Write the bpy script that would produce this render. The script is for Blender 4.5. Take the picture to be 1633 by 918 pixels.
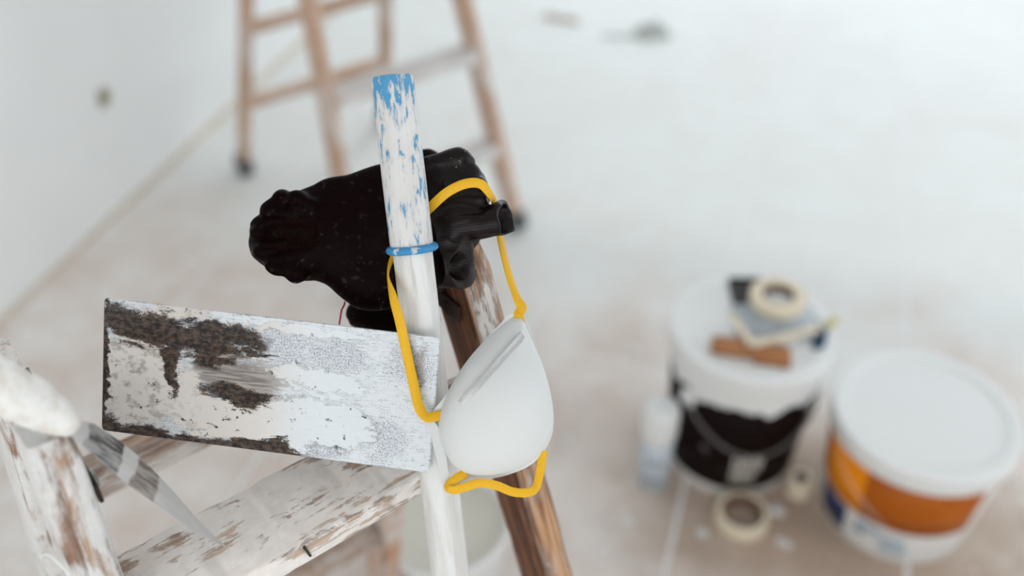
import bpy, bmesh, math, random
import numpy as np
from mathutils import Vector, Matrix
from mathutils import noise as mnoise

random.seed(7)
rng = np.random.default_rng(11)
for o in list(bpy.data.objects):
    bpy.data.objects.remove(o, do_unlink=True)
SC = bpy.context.scene
COL = SC.collection

# ------------------------------------------------------------------ camera
PITCH = math.radians(39.0)
CAM = Vector((0, 0, 1.65))
FWD = Vector((0, math.cos(PITCH), -math.sin(PITCH)))
UP = Vector((0, math.sin(PITCH), math.cos(PITCH)))
RIGHT = Vector((1, 0, 0))
FPX = 1588.0
cam_d = bpy.data.cameras.new('camera')
cam_d.sensor_width = 36.0
cam_d.lens = FPX * 36.0 / 1633.0
cam_d.clip_start = 0.02
cam_d.clip_end = 60
cam_d.dof.use_dof = True
cam_d.dof.focus_distance = 0.775
cam_d.dof.aperture_fstop = 2.0
cam_o = bpy.data.objects.new('camera', cam_d)
COL.objects.link(cam_o)
cam_o.location = CAM
cam_o.rotation_euler = (math.pi / 2 - PITCH, 0, 0)
SC.camera = cam_o

# ------------------------------------------------------------------ world, lights, exposure
SC.view_settings.view_transform = 'Standard'
SC.view_settings.look = 'None'
SC.view_settings.gamma = 1.0
SC.view_settings.use_curve_mapping = False
SC.view_settings.exposure = 0.05

ROOM_ANG = math.radians(-17.0)
AX = Vector((math.sin(-ROOM_ANG), math.cos(ROOM_ANG), 0))     # along the left wall, away
BX = Vector((math.cos(ROOM_ANG), math.sin(ROOM_ANG), 0))      # across the room, to the right
def room(b, a, z=0.0):
    return BX * b + AX * a + Vector((0, 0, z))

wd = bpy.data.worlds.new('sky')
SC.world = wd
wd.use_nodes = True
wd.node_tree.nodes['Background'].inputs[0].default_value = (0.86, 0.93, 1.0, 1)
wd.node_tree.nodes['Background'].inputs[1].default_value = 1.25

def area(name, loc, target, sx, sy, power, color):
    l = bpy.data.lights.new(name, 'AREA')
    l.shape = 'RECTANGLE'; l.size = sx; l.size_y = sy
    l.energy = power; l.color = color
    o = bpy.data.objects.new(name, l); COL.objects.link(o)
    o.location = loc
    o.rotation_euler = (Vector(target) - Vector(loc)).to_track_quat('-Z', 'Y').to_euler()
    return o
area('window_daylight_far', room(0.55, 5.5, 1.7), room(0.0, 1.0, 0.5), 4.6, 2.4, 21, (0.93, 0.97, 1.0))
area('window_daylight_right', room(3.3, 1.6, 1.5), room(0, 1.6, 0.8), 3.4, 1.7, 22, (0.96, 0.98, 1.0))
area('fill_lamp_behind', room(0.2, -2.15, 1.6), room(0.2, 1.5, 0.8), 3.0, 1.6, 26, (1.0, 0.985, 0.96))  # fill lamp added behind the camera to lift the near side
sun_l = bpy.data.lights.new('hazy_sun', 'SUN')
sun_l.energy = 0.42; sun_l.angle = math.radians(3.0); sun_l.color = (1.0, 0.98, 0.95)
sun_o = bpy.data.objects.new('hazy_sun', sun_l); COL.objects.link(sun_o)
sun_o.rotation_euler = (BX * -0.34 - AX * 1.0 - Vector((0, 0, 1.0))).to_track_quat('-Z', 'Y').to_euler()

# ------------------------------------------------------------------ helpers
def pix(px, py, d):
    """A world point, from a bearing read off the photograph and its measured distance."""
    px, py, d = float(px), float(py), float(d)
    return CAM + (FWD + RIGHT * ((px - 816.5) / FPX) + UP * ((459.0 - py) / FPX)) * d
def on_floor(px, py, h=0.0):
    r = FWD + RIGHT * ((px - 816.5) / FPX) + UP * ((459.0 - py) / FPX)
    return CAM + r * ((h - CAM.z) / r.z)

def link(name, me, mats=None, parent=None, mw=None, smooth=False):
    o = bpy.data.objects.new(name, me)
    COL.objects.link(o)
    if mats is not None:
        for m in (mats if isinstance(mats, (list, tuple)) else [mats]):
            me.materials.append(m)
    if smooth:
        me.polygons.foreach_set('use_smooth', [True] * len(me.polygons))
    mw = mw if mw is not None else Matrix.Identity(4)
    if parent is not None:
        o.parent = parent
        o.matrix_basis = world_of(parent).inverted() @ mw
    else:
        o.matrix_basis = mw
    return o
def world_of(o):
    m = o.matrix_basis.copy()
    p = o.parent
    while p is not None:
        m = p.matrix_basis @ m
        p = p.parent
    return m
def mesh(name, verts, faces):
    me = bpy.data.meshes.new(name)
    me.from_pydata([tuple(v) for v in verts], [], [tuple(f) for f in faces])
    me.update()
    return me
def fix(me):
    bm = bmesh.new(); bm.from_mesh(me)
    bmesh.ops.remove_doubles(bm, verts=bm.verts, dist=1e-6)
    bmesh.ops.recalc_face_normals(bm, faces=bm.faces)
    bm.to_mesh(me); bm.free()
    return me
def tag(o, label, cat, group=None):
    o['label'] = label; o['category'] = cat
    if group: o['group'] = group
    return o
def thing(name, loc, label, cat, group=None):
    o = bpy.data.objects.new(name, None)
    COL.objects.link(o)
    o.empty_display_size = 0.05
    o.location = loc
    return tag(o, label, cat, group)
def frame(origin, x, z):
    """Matrix with local X along x and local Z as near z as it can be."""
    x = Vector(x).normalized()
    y = Vector(z).cross(x).normalized()
    zz = x.cross(y)
    m = Matrix.Identity(4)
    for i, c in enumerate((x, y, zz)):
        m[0][i], m[1][i], m[2][i] = c
    m[0][3], m[1][3], m[2][3] = origin
    return m
def smooth_by_angle(o, deg=35):
    me = o.data
    me.polygons.foreach_set('use_smooth', [True] * len(me.polygons))
    try:
        me.set_sharp_from_angle(angle=math.radians(deg))
    except Exception:
        pass
    return o

def box_mesh(name, sx, sy, sz, bev=0.0, seg=2):
    bm = bmesh.new()
    bmesh.ops.create_cube(bm, size=1.0)
    bmesh.ops.scale(bm, vec=(sx, sy, sz), verts=bm.verts)
    if bev > 0:
        bmesh.ops.bevel(bm, geom=list(bm.edges), offset=bev, segments=seg, affect='EDGES', profile=0.5)
    me = bpy.data.meshes.new(name)
    bm.to_mesh(me); bm.free()
    return me

def bar_mesh(name, length, w, t, r=0.003, seg=1, worn=0.0, seed=0, end_round=0.0):
    """Timber along local X from 0 to length; width along Y, thickness along Z; corners rounded and worn."""
    prof = []
    for cx, cy, a0 in ((1, 1, 0), (-1, 1, 90), (-1, -1, 180), (1, -1, 270)):
        for k in range(3):
            a = math.radians(a0 + 45 * k)
            prof.append((cx * (w / 2 - r) + r * math.cos(a), cy * (t / 2 - r) + r * math.sin(a)))
    n = len(prof)
    verts, faces = [], []
    for i in range(seg + 1):
        x = length * i / seg
        for j, (y, z) in enumerate(prof):
            dx = dy = 0.0
            if worn:
                p = Vector((x * 25 + seed * 7.3, y * 60, z * 60))
                q = mnoise.noise(p) + 0.5 * mnoise.noise(p * 3.1)
                s = 1 - worn * max(0.0, q) * (1.0 if j % 3 == 1 else 0.45)
                dy, dx = y * (s - 1), z * (s - 1)
            k = 1.0
            if end_round and i in (0, seg):
                k = 1 - end_round
            verts.append((x, (y + dy) * k, (z + dx) * k))
    for i in range(seg):
        for j in range(n):
            a, b = i * n + j, i * n + (j + 1) % n
            faces.append((a, b, b + n, a + n))
    faces.append(tuple(reversed(range(n))))
    faces.append(tuple(seg * n + j for j in range(n)))
    return fix(mesh(name, verts, faces))

def lathe_mesh(name, prof, n=48, closed=False, a0=0.0, a1=2 * math.pi):
    """prof: (radius, height) pairs turned about Z."""
    full = abs(a1 - a0 - 2 * math.pi) < 1e-6
    cols = n if full else n + 1
    verts, faces = [], []
    for r, z in prof:
        for i in range(cols):
            a = a0 + (a1 - a0) * i / n
            verts.append((r * math.cos(a), r * math.sin(a), z))
    m = len(prof)
    for k in range(m if closed else m - 1):
        for i in range(n):
            j = (i + 1) % cols
            k2 = (k + 1) % m
            faces.append((k * cols + i, k * cols + j, k2 * cols + j, k2 * cols + i))
    return fix(mesh(name, verts, faces))

def tube_mesh(name, pts, radii, n=12, caps=True):
    pts = [Vector(p) for p in pts]
    if not isinstance(radii, (list, tuple)):
        radii = [radii] * len(pts)
    verts, faces = [], []
    ref = None
    for i, p in enumerate(pts):
        t = (pts[min(i + 1, len(pts) - 1)] - pts[max(i - 1, 0)]).normalized()
        if ref is None:
            ref = t.orthogonal().normalized()
        ref = (ref - t * ref.dot(t)).normalized()
        b = t.cross(ref)
        for k in range(n):
            a = 2 * math.pi * k / n
            verts.append(p + (ref * math.cos(a) + b * math.sin(a)) * radii[i])
    for i in range(len(pts) - 1):
        for k in range(n):
            a, b2 = i * n + k, i * n + (k + 1) % n
            faces.append((a, b2, b2 + n, a + n))
    if caps:
        faces.append(tuple(reversed(range(n))))
        faces.append(tuple((len(pts) - 1) * n + k for k in range(n)))
    return fix(mesh(name, verts, faces))

def catmull(pts, sub=8):
    pts = [np.array(p, float) for p in pts]
    P = [2 * pts[0] - pts[1]] + pts + [2 * pts[-1] - pts[-2]]
    out = []
    for i in range(1, len(P) - 2):
        p0, p1, p2, p3 = P[i - 1:i + 3]
        for k in range(sub):
            t = k / sub
            out.append(0.5 * ((2 * p1) + (p2 - p0) * t + (2 * p0 - 5 * p1 + 4 * p2 - p3) * t * t + (3 * p1 - p0 - 3 * p2 + p3) * t ** 3))
    out.append(P[-2])
    return out

def ribbon_mesh(name, knots, width, thick, sub=8):
    """knots: (px, py, distance, roll in degrees); a flat elastic band through real points."""
    q = catmull([tuple(pix(*k[:3])) + (k[3],) for k in knots], sub)
    P = [Vector(c[:3]) for c in q]
    verts, faces = [], []
    for i, p in enumerate(P):
        t = (P[min(i + 1, len(P) - 1)] - P[max(i - 1, 0)]).normalized()
        nn = (-FWD - t * (-FWD).dot(t)).normalized()
        nn = Matrix.Rotation(math.radians(q[i][3]), 3, t) @ nn
        s = t.cross(nn).normalized()
        for a, b in ((1, 0.35), (0.9, 1), (-0.9, 1), (-1, 0.35), (-1, -0.35), (-0.9, -1), (0.9, -1), (1, -0.35)):
            verts.append(p + s * (a * width / 2) + nn * (b * thick / 2))
    n = 8
    for i in range(len(P) - 1):
        for k in range(n):
            a, b = i * n + k, i * n + (k + 1) % n
            faces.append((a, b, b + n, a + n))
    faces.append(tuple(reversed(range(n))))
    faces.append(tuple((len(P) - 1) * n + k for k in range(n)))
    return fix(mesh(name, verts, faces))

# ---- signed distance modelling (soft, folded things)
def surface_nets(val, origin, h):
    ins = val < 0
    nx, ny, nz = val.shape
    cnt = np.zeros((nx - 1, ny - 1, nz - 1), np.int8)
    for dx in (0, 1):
        for dy in (0, 1):
            for dz in (0, 1):
                cnt += ins[dx:nx - 1 + dx, dy:ny - 1 + dy, dz:nz - 1 + dz]
    act = (cnt > 0) & (cnt < 8)
    idx = np.full(act.shape, -1, np.int64)
    c = np.argwhere(act)
    idx[act] = np.arange(len(c))
    acc = np.zeros((len(c), 3)); num = np.zeros(len(c))
    corners = [(x, y, z) for x in (0, 1) for y in (0, 1) for z in (0, 1)]
    for a in corners:
        for ax in range(3):
            if a[ax] == 0:
                b = list(a); b[ax] = 1
                va = val[c[:, 0] + a[0], c[:, 1] + a[1], c[:, 2] + a[2]]
                vb = val[c[:, 0] + b[0], c[:, 1] + b[1], c[:, 2] + b[2]]
                cr = (va < 0) != (vb < 0)
                t = np.where(cr, va / np.where(cr, va - vb, 1), 0)
                pos = np.array(a, float)[None, :] + t[:, None] * (np.array(b) - np.array(a))[None, :]
                acc[cr] += pos[cr]; num[cr] += 1
    v = (c + acc / num[:, None]) * h + np.array(origin)
    faces = []
    for ax in range(3):
        o1, o2 = [(1, 2), (2, 0), (0, 1)][ax]
        sl0 = [slice(None)] * 3; sl1 = [slice(None)] * 3
        sl0[ax] = slice(0, -1); sl1[ax] = slice(1, None)
        A, B = ins[tuple(sl0)], ins[tuple(sl1)]
        e = np.argwhere(A != B)
        e = e[(e[:, o1] > 0) & (e[:, o2] > 0) & (e[:, o1] < val.shape[o1] - 1) & (e[:, o2] < val.shape[o2] - 1)]
        d1 = np.zeros(3, int); d1[o1] = 1
        d2 = np.zeros(3, int); d2[o2] = 1
        g = lambda q: idx[q[:, 0], q[:, 1], q[:, 2]]
        quad = np.stack([g(e - d1 - d2), g(e - d2), g(e), g(e - d1)], 1)
        flip = ~A[e[:, 0], e[:, 1], e[:, 2]]
        quad[flip] = quad[flip][:, ::-1]
        faces.append(quad)
    return v, np.concatenate(faces)
def value_noise(X, Y, Z, scale, seed):
    r = np.random.default_rng(seed)
    L = r.uniform(-1, 1, (40, 40, 40))
    x, y, z = X / scale + 400, Y / scale + 400, Z / scale + 400
    xi, yi, zi = np.floor(x).astype(int), np.floor(y).astype(int), np.floor(z).astype(int)
    f = lambda t: t * t * (3 - 2 * t)
    u, v, w = f(x - xi), f(y - yi), f(z - zi)
    out = 0
    for dx in (0, 1):
        for dy in (0, 1):
            for dz in (0, 1):
                out = out + L[(xi + dx) % 40, (yi + dy) % 40, (zi + dz) % 40] * (u if dx else 1 - u) * (v if dy else 1 - v) * (w if dz else 1 - w)
    return out
def smin(a, b, k):
    h = np.clip(0.5 + 0.5 * (b - a) / k, 0, 1)
    return b * (1 - h) + a * h - k * h * (1 - h)
def smax(a, b, k):
    return -smin(-a, -b, k)
def sd_cone(G, a, b, ra, rb, flat=1.0):
    a = np.array(a, float); b = np.array(b, float)
    s = np.array([1, 1, 1 / flat])
    a, b = a * s, b * s
    X, Y, Z = G[0], G[1], G[2] / flat
    d = b - a
    L = max(1e-6, float(d @ d))
    t = np.clip(((X - a[0]) * d[0] + (Y - a[1]) * d[1] + (Z - a[2]) * d[2]) / L, 0, 1)
    q = np.sqrt((X - a[0] - t * d[0]) ** 2 + (Y - a[1] - t * d[1]) ** 2 + (Z - a[2] - t * d[2]) ** 2)
    return (q - (ra + (rb - ra) * t)) * min(1.0, (1 + flat) / 2)
def sd_ell(G, c, r):
    c = np.array(c, float)
    k = np.sqrt(((G[0] - c[0]) / r[0]) ** 2 + ((G[1] - c[1]) / r[1]) ** 2 + ((G[2] - c[2]) / r[2]) ** 2)
    return (k - 1) * min(r)

# ------------------------------------------------------------------ materials
class NT:
    def __init__(self, name):
        self.m = bpy.data.materials.new(name)
        self.m.use_nodes = True
        self.t = self.m.node_tree
        self.b = self.t.nodes['Principled BSDF']
    def n(self, kind, **props):
        nd = self.t.nodes.new(kind)
        for k, v in props.items():
            setattr(nd, k, v)
        return nd
    def put(self, sock, v):
        if v is None:
            return
        if hasattr(v, 'node'):
            self.t.links.new(v, sock)
        else:
            if sock.type == 'RGBA' and len(v) == 3:
                v = tuple(v) + (1,)
            sock.default_value = v
    def coord(self, scale=(1, 1, 1), loc=(0, 0, 0), out='Object', rot=(0, 0, 0)):
        tc = self.n('ShaderNodeTexCoord')
        mp = self.n('ShaderNodeMapping')
        self.t.links.new(tc.outputs[out], mp.inputs[0])
        mp.inputs['Scale'].default_value = scale
        mp.inputs['Location'].default_value = loc
        mp.inputs['Rotation'].default_value = rot
        return mp.outputs[0]
    def noise(self, vec, scale=5, detail=6, rough=0.55, dist=0.0):
        nd = self.n('ShaderNodeTexNoise')
        self.put(nd.inputs['Vector'], vec)
        nd.inputs['Scale'].default_value = scale
        nd.inputs['Detail'].default_value = detail
        nd.inputs['Roughness'].default_value = rough
        nd.inputs['Distortion'].default_value = dist
        return nd.outputs['Fac']
    def wave(self, vec, scale=5, dist=2.0, detail=2, dscale=1.0, axis='X'):
        nd = self.n('ShaderNodeTexWave', bands_direction=axis)
        self.put(nd.inputs['Vector'], vec)
        nd.inputs['Scale'].default_value = scale
        nd.inputs['Distortion'].default_value = dist
        nd.inputs['Detail'].default_value = detail
        nd.inputs['Detail Scale'].default_value = dscale
        return nd.outputs['Fac']
    def math(self, op, a, b=0.0, c=None, clamp=False):
        nd = self.n('ShaderNodeMath', operation=op, use_clamp=clamp)
        self.put(nd.inputs[0], a); self.put(nd.inputs[1], b)
        if c is not None: self.put(nd.inputs[2], c)
        return nd.outputs[0]
    def step(self, v, lo, hi):
        nd = self.n('ShaderNodeMapRange', clamp=True)
        nd.interpolation_type = 'SMOOTHSTEP'
        self.put(nd.inputs['Value'], v)
        nd.inputs['From Min'].default_value = lo
        nd.inputs['From Max'].default_value = hi
        return nd.outputs[0]
    def mix(self, f, a, b):
        nd = self.n('ShaderNodeMix', data_type='RGBA')
        self.put(nd.inputs[0], f)
        self.put(nd.inputs[6], a); self.put(nd.inputs[7], b)
        return nd.outputs[2]
    def fmix(self, f, a, b):
        nd = self.n('ShaderNodeMix', data_type='FLOAT')
        self.put(nd.inputs[0], f); self.put(nd.inputs[2], a); self.put(nd.inputs[3], b)
        return nd.outputs[0]
    def bump(self, h, strength=0.3, dist=0.002, prev=None):
        nd = self.n('ShaderNodeBump')
        nd.inputs['Strength'].default_value = strength
        nd.inputs['Distance'].default_value = dist
        self.put(nd.inputs['Height'], h)
        if prev is not None: self.put(nd.inputs['Normal'], prev)
        return nd.outputs[0]
    def sep(self, vec):
        nd = self.n('ShaderNodeSeparateXYZ')
        self.put(nd.inputs[0], vec)
        return nd.outputs
    def out(self, color=None, rough=None, metal=None, normal=None, spec=None, **kw):
        self.put(self.b.inputs['Base Color'], color)
        self.put(self.b.inputs['Roughness'], rough)
        self.put(self.b.inputs['Metallic'], metal)
        self.put(self.b.inputs['Normal'], normal)
        self.put(self.b.inputs['Specular IOR Level'], spec)
        for k, v in kw.items():
            self.put(self.b.inputs[k], v)
        return self.m

def srgb(r, g, b):
    f = lambda c: (c / 255 / 12.92) if c / 255 <= 0.04045 else ((c / 255 + 0.055) / 1.055) ** 2.4
    return (f(r), f(g), f(b))

def wood_mat(name, dark, light, plaster_amt, plaster=(0.74, 0.72, 0.69), seed=0.0, grain=1.0, soft=0.05, scale=1.0, stain=0.35, groove=0.6):
    k = NT(name)
    g1 = k.noise(k.coord((3.0, 55, 55), (seed, seed * 2.1, seed * 0.7)), 1.6, 5, 0.6, 0.6)
    g2 = k.noise(k.coord((9, 260, 260), (seed, 0, 0)), 1.0, 3, 0.6)
    gg = k.math('ADD', k.math('MULTIPLY', g1, 0.65), k.math('MULTIPLY', g2, 0.35))
    col = k.mix(k.step(gg, 0.38, 0.60), dark, light)
    lines = k.step(k.noise(k.coord((1.6, 150, 150), (seed + 3, 0, 0)), 1.3, 2, 0.5), 0.54, 0.63)
    fine = k.step(k.noise(k.coord((6, 520, 520), (seed + 1, 2, 0)), 1.0, 2, 0.5), 0.56, 0.66)
    col = k.mix(k.math('MULTIPLY', lines, groove), col, tuple(c * 0.30 for c in dark))
    col = k.mix(k.math('MULTIPLY', fine, groove * 0.5), col, tuple(c * 0.45 for c in dark))
    # greyed wash of dust, then plaster crusts broken along the grain
    p1 = k.noise(k.coord((13 * scale, 27 * scale, 27 * scale), (seed * 1.7, 4, 1)), 1.0, 9, 0.68, 0.3)
    p2 = k.noise(k.coord((26, 230, 230), (1, seed, 2)), 1.0, 5, 0.65)
    p3 = k.noise(k.coord((5.0, 12, 12), (seed, 1, 7)), 1.0, 2, 0.5)
    pm = k.math('ADD', k.math('MULTIPLY', p1, 0.46), k.math('ADD', k.math('MULTIPLY', p2, 0.27), k.math('MULTIPLY', p3, 0.27)))
    th = 0.5 + 0.20 * (0.5 - plaster_amt) * 2
    mask = k.step(pm, th - soft, th + soft)
    dust = k.step(pm, th - 0.12, th + 0.02)
    col = k.mix(k.math('MULTIPLY', dust, stain), col, tuple(0.86 * c for c in plaster))
    pv = k.noise(k.coord((60, 60, 60)), 1.0, 6, 0.65)
    warm = k.noise(k.coord((16, 40, 40), (seed, 9, 2)), 1.0, 4, 0.6)
    pcol = k.mix(k.step(pv, 0.34, 0.66), tuple(c * 0.88 for c in plaster), plaster)
    pcol = k.mix(k.math('MULTIPLY', k.step(warm, 0.50, 0.66), 0.45), pcol, tuple(p * 0.72 + l * 0.28 for p, l in zip(plaster, light)))
    col = k.mix(mask, col, pcol)
    h = k.math('ADD', k.math('MULTIPLY', gg, 0.6 * grain), k.math('ADD', k.math('MULTIPLY', mask, 0.8), k.math('MULTIPLY', pv, 0.18)))
    gr = k.math('ADD', k.math('MULTIPLY', lines, 0.8 * grain), k.math('MULTIPLY', fine, 0.3 * grain))
    h = k.math('SUBTRACT', h, k.math('MULTIPLY', gr, k.math('SUBTRACT', 1.0, mask)))
    return k.out(col, 0.72, 0.0, k.bump(h, 0.6, 0.0012), 0.3)

M = {}
M['rail_worn'] = wood_mat('worn_varnished_pine', srgb(124, 80, 50), srgb(204, 160, 122), 0.30, seed=2.0, grain=1.6, soft=0.025, groove=0.85)
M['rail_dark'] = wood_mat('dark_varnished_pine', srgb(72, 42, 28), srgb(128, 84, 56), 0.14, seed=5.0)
M['rail_plaster'] = wood_mat('plaster_crusted_pine', srgb(140, 92, 58), srgb(198, 158, 120), 0.62, seed=9.0, soft=0.04, scale=1.0, plaster=(0.79, 0.78, 0.76))
M['tread'] = wood_mat('plaster_smeared_tread', srgb(144, 102, 70), srgb(208, 174, 142), 0.58, seed=13.0, soft=0.018, plaster=(0.92, 0.865, 0.82), scale=1.7, stain=0.4)
M['rung'] = wood_mat('greyed_timber_rung', srgb(112, 78, 56), srgb(186, 158, 134), 0.38, seed=17.0, soft=0.025, plaster=(0.68, 0.64, 0.61), stain=0.6)
M['leg_back'] = wood_mat('orange_pine_with_plaster', srgb(172, 116, 80), srgb(214, 164, 126), 0.42, seed=23.0, soft=0.1)
M['far_wood'] = wood_mat('pale_pine', srgb(192, 154, 128), srgb(218, 186, 162), 0.25, seed=31.0, soft=0.12, plaster=(0.75, 0.73, 0.71))
M['far_tread'] = wood_mat('dusty_white_tread', srgb(180, 150, 128), srgb(208, 186, 170), 0.66, seed=37.0, soft=0.12, plaster=(0.80, 0.79, 0.78))

def plain(name, color, rough=0.5, metal=0.0, spec=0.5, nscale=40, namt=0.12, bump=0.1, bdist=0.001):
    k = NT(name)
    v = k.noise(k.coord((1, 1, 1)), nscale, 5, 0.6)
    col = k.mix(v, tuple(c * (1 - namt) for c in color), tuple(min(1, c * (1 + namt)) for c in color))
    return k.out(col, rough, metal, k.bump(v, bump, bdist) if bump else None, spec)

M['wall'] = plain('matt_white_paint', (0.80, 0.81, 0.80), 0.85, 0, 0.2, 3, 0.03, 0.05)
M['ceiling'] = plain('white_ceiling_paint', (0.8, 0.8, 0.8), 0.9, 0, 0.2, 3, 0.02, 0.0)
M['joint'] = plain('white_joint_filler', (0.80, 0.80, 0.79), 0.8, 0, 0.2, 30, 0.05, 0.1)
M['rubber'] = plain('grey_rubber', (0.09, 0.095, 0.10), 0.7, 0, 0.3, 60, 0.3)
M['zinc'] = plain('dull_zinc', (0.42, 0.42, 0.41), 0.45, 0.8, 0.5, 80, 0.2)
M['bronze'] = plain('browned_iron', (0.05, 0.034, 0.026), 0.6, 0.2, 0.3, 80, 0.3)
M['white_plastic'] = plain('white_plastic', (0.80, 0.81, 0.80), 0.38, 0, 0.5, 20, 0.03, 0.03)
M['frame'] = plain('white_window_frame', (0.8, 0.8, 0.8), 0.5)

def floor_mat():
    k = NT('dusty_board_floor')
    c = k.coord((1, 1, 1))
    big = k.noise(c, 1.5, 6, 0.6, 0.4)
    med = k.noise(k.coord((1, 1, 1), (3, 7, 0)), 6.5, 7, 0.62, 0.3)
    s = k.math('ADD', k.math('MULTIPLY', big, 0.55), k.math('MULTIPLY', med, 0.45))
    # trodden bare and dirty where the buckets stand and the fitter works, dusted white elsewhere
    xyz = k.sep(c)
    du = k.math('DIVIDE', k.math('SUBTRACT', xyz[0], 0.25), 0.55); dv = k.math('DIVIDE', k.math('SUBTRACT', xyz[1], 1.42), 0.34)
    worn = k.math('SUBTRACT', 1.0, k.math('ADD', k.math('MULTIPLY', du, du), k.math('MULTIPLY', dv, dv)))
    worn = k.step(k.math('ADD', worn, k.math('MULTIPLY', k.math('SUBTRACT', med, 0.5), 2.4)), -0.1, 1.0)
    du = k.math('DIVIDE', k.math('ADD', xyz[0], 0.6), 1.3); dv = k.math('DIVIDE', k.math('SUBTRACT', xyz[1], 1.1), 1.0)
    trod = k.math('SUBTRACT', 1.0, k.math('ADD', k.math('MULTIPLY', du, du), k.math('MULTIPLY', dv, dv)))
    trod = k.step(trod, -0.6, 0.9)
    s = k.math('SUBTRACT', s, k.math('MULTIPLY', trod, 0.07))
    col = k.mix(k.step(s, 0.30, 0.56), srgb(210, 194, 183), srgb(230, 223, 217))
    col = k.mix(k.step(s, 0.46, 0.62), col, srgb(236, 236, 234))
    col = k.mix(k.math('MULTIPLY', worn, 0.85), col, srgb(170, 147, 127))
    # a thick even coat of sanding dust towards the windows
    coat = k.step(k.math('ADD', xyz[1], k.math('MULTIPLY', k.math('SUBTRACT', big, 0.5), 1.6)), 1.55, 2.35)
    col = k.mix(k.math('MULTIPLY', coat, 0.8), col, srgb(222, 226, 224))
    spots = k.step(k.noise(k.coord((1, 1, 1), (9, 1, 0)), 22, 3, 0.5), 0.66, 0.72)
    col = k.mix(k.math('MULTIPLY', spots, 0.8), col, srgb(238, 238, 236))
    return k.out(col, 0.62, 0, k.bump(med, 0.12, 0.002), 0.3)
M['floor'] = floor_mat()

# ------------------------------------------------------------------ room shell
ROOM_M = Matrix.Rotation(ROOM_ANG, 4, 'Z')
B0, B1, A0, A1, HZ = -1.79, 3.4, -2.3, 4.6, 2.6
def structure(name, me, mats, mw=ROOM_M, parent=None):
    o = link(name, me, mats, parent, mw)
    if parent is None:
        o['kind'] = 'structure'
    return o
def boxes_mesh(name, boxes):
    v, f = [], []
    for (x0, x1, y0, y1, z0, z1) in boxes:
        n = len(v)
        v += [(x, y, z) for z in (z0, z1) for y in (y0, y1) for x in (x0, x1)]
        f += [tuple(n + i for i in q) for q in ((0, 2, 3, 1), (4, 5, 7, 6), (0, 1, 5, 4), (2, 6, 7, 3), (0, 4, 6, 2), (1, 3, 7, 5))]
    return mesh(name, v, f)
floor = structure('floor', boxes_mesh('floor', [(B0 - .1, B1 + .1, A0 - .1, A1 + .1, -0.12, -0.0012)]), M['joint'])
for nd in M['floor'].node_tree.nodes:
    if nd.type == 'TEX_COORD':
        nd.object = floor
PW, PL = 0.4505, 2.0
pm = boxes_mesh('panel', [(0.005, PW - 0.005, 0.002, PL - 0.002, -0.02, 0.0)])
pm.materials.append(M['floor'])
k0 = -0.0535 - 4 * PW
for i in range(12):
    for j in range(5):
        b, a = k0 + i * PW, -1.5 + j * PL + (0.7 if i % 2 else 0)
        if b + PW < B0 or b > B1 - 0.1 or a > A1 - 1:
            continue
        p = bpy.data.objects.new('floor_panel', pm)
        COL.objects.link(p)
        p.parent = floor
        p.location = (b, a, 0)
structure('wall_left', boxes_mesh('wall_left', [(B0 - .1, B0, A0 - .1, A1 + .1, 0, HZ)]), M['wall'])
structure('ceiling', boxes_mesh('ceiling', [(B0 - .1, B1 + .1, A0 - .1, A1 + .1, HZ, HZ + .1)]), M['ceiling'])
def wall_with_opening(name, along_b, pos, lo, hi, w0, w1, z0, z1, out):
    bs = [(lo, w0, 0, HZ), (w1, hi, 0, HZ), (w0, w1, 0, z0), (w0, w1, z1, HZ)]
    if along_b:
        structure(name, boxes_mesh(name, [(x0, x1, pos, pos + out, a, b) for x0, x1, a, b in bs]), M['wall'])
    else:
        structure(name, boxes_mesh(name, [(pos, pos + out, x0, x1, a, b) for x0, x1, a, b in bs]), M['wall'])
bs = [(B0, -1.74), (3.0, B1)]
structure('wall_far', boxes_mesh('wall_far', [(x0, x1, A1, A1 + .1, 0, HZ) for x0, x1 in bs] + [(-1.74, 3.0, A1, A1 + .1, 2.46, HZ)]), M['wall'])
wall_with_opening('wall_right', False, B1, A0, A1, -0.1, 3.5, 0.6, 2.35, 0.1)
wall_with_opening('wall_back', True, A0, B0, B1, -1.3, 1.7, 0.75, 2.4, -0.1)
def window_frame(name, along_b, pos, w0, w1, z0, z1):
    t = 0.05
    mid = (w0 + w1) / 2
    bs = [(w0, w0 + t, z0, z1), (w1 - t, w1, z0, z1), (w0, w1, z0, z0 + t), (w0, w1, z1 - t, z1)]
    if along_b:
        structure(name, boxes_mesh(name, [(a, b, pos - .03, pos + .03, c, d) for a, b, c, d in bs]), M['frame'])
    else:
        structure(name, boxes_mesh(name, [(pos - .03, pos + .03, a, b, c, d) for a, b, c, d in bs]), M['frame'])
window_frame('window_1', True, A1 + .05, -1.74, 3.0, 0.0, 2.46)
window_frame('window_2', False, B1 + .05, -0.1, 3.5, 0.6, 2.35)
window_frame('window_3', True, A0 - .05, -1.3, 1.7, 0.75, 2.4)
M['base_tan'] = plain('dusty_tan_sealing_strip', srgb(208, 198, 184), 0.8, 0, 0.2, 12, 0.1)
structure('baseboard_left', boxes_mesh('baseboard_left', [(B0, B0 + 0.012, A0, A1, 0.0, 0.014)]), M['base_tan'])

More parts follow.
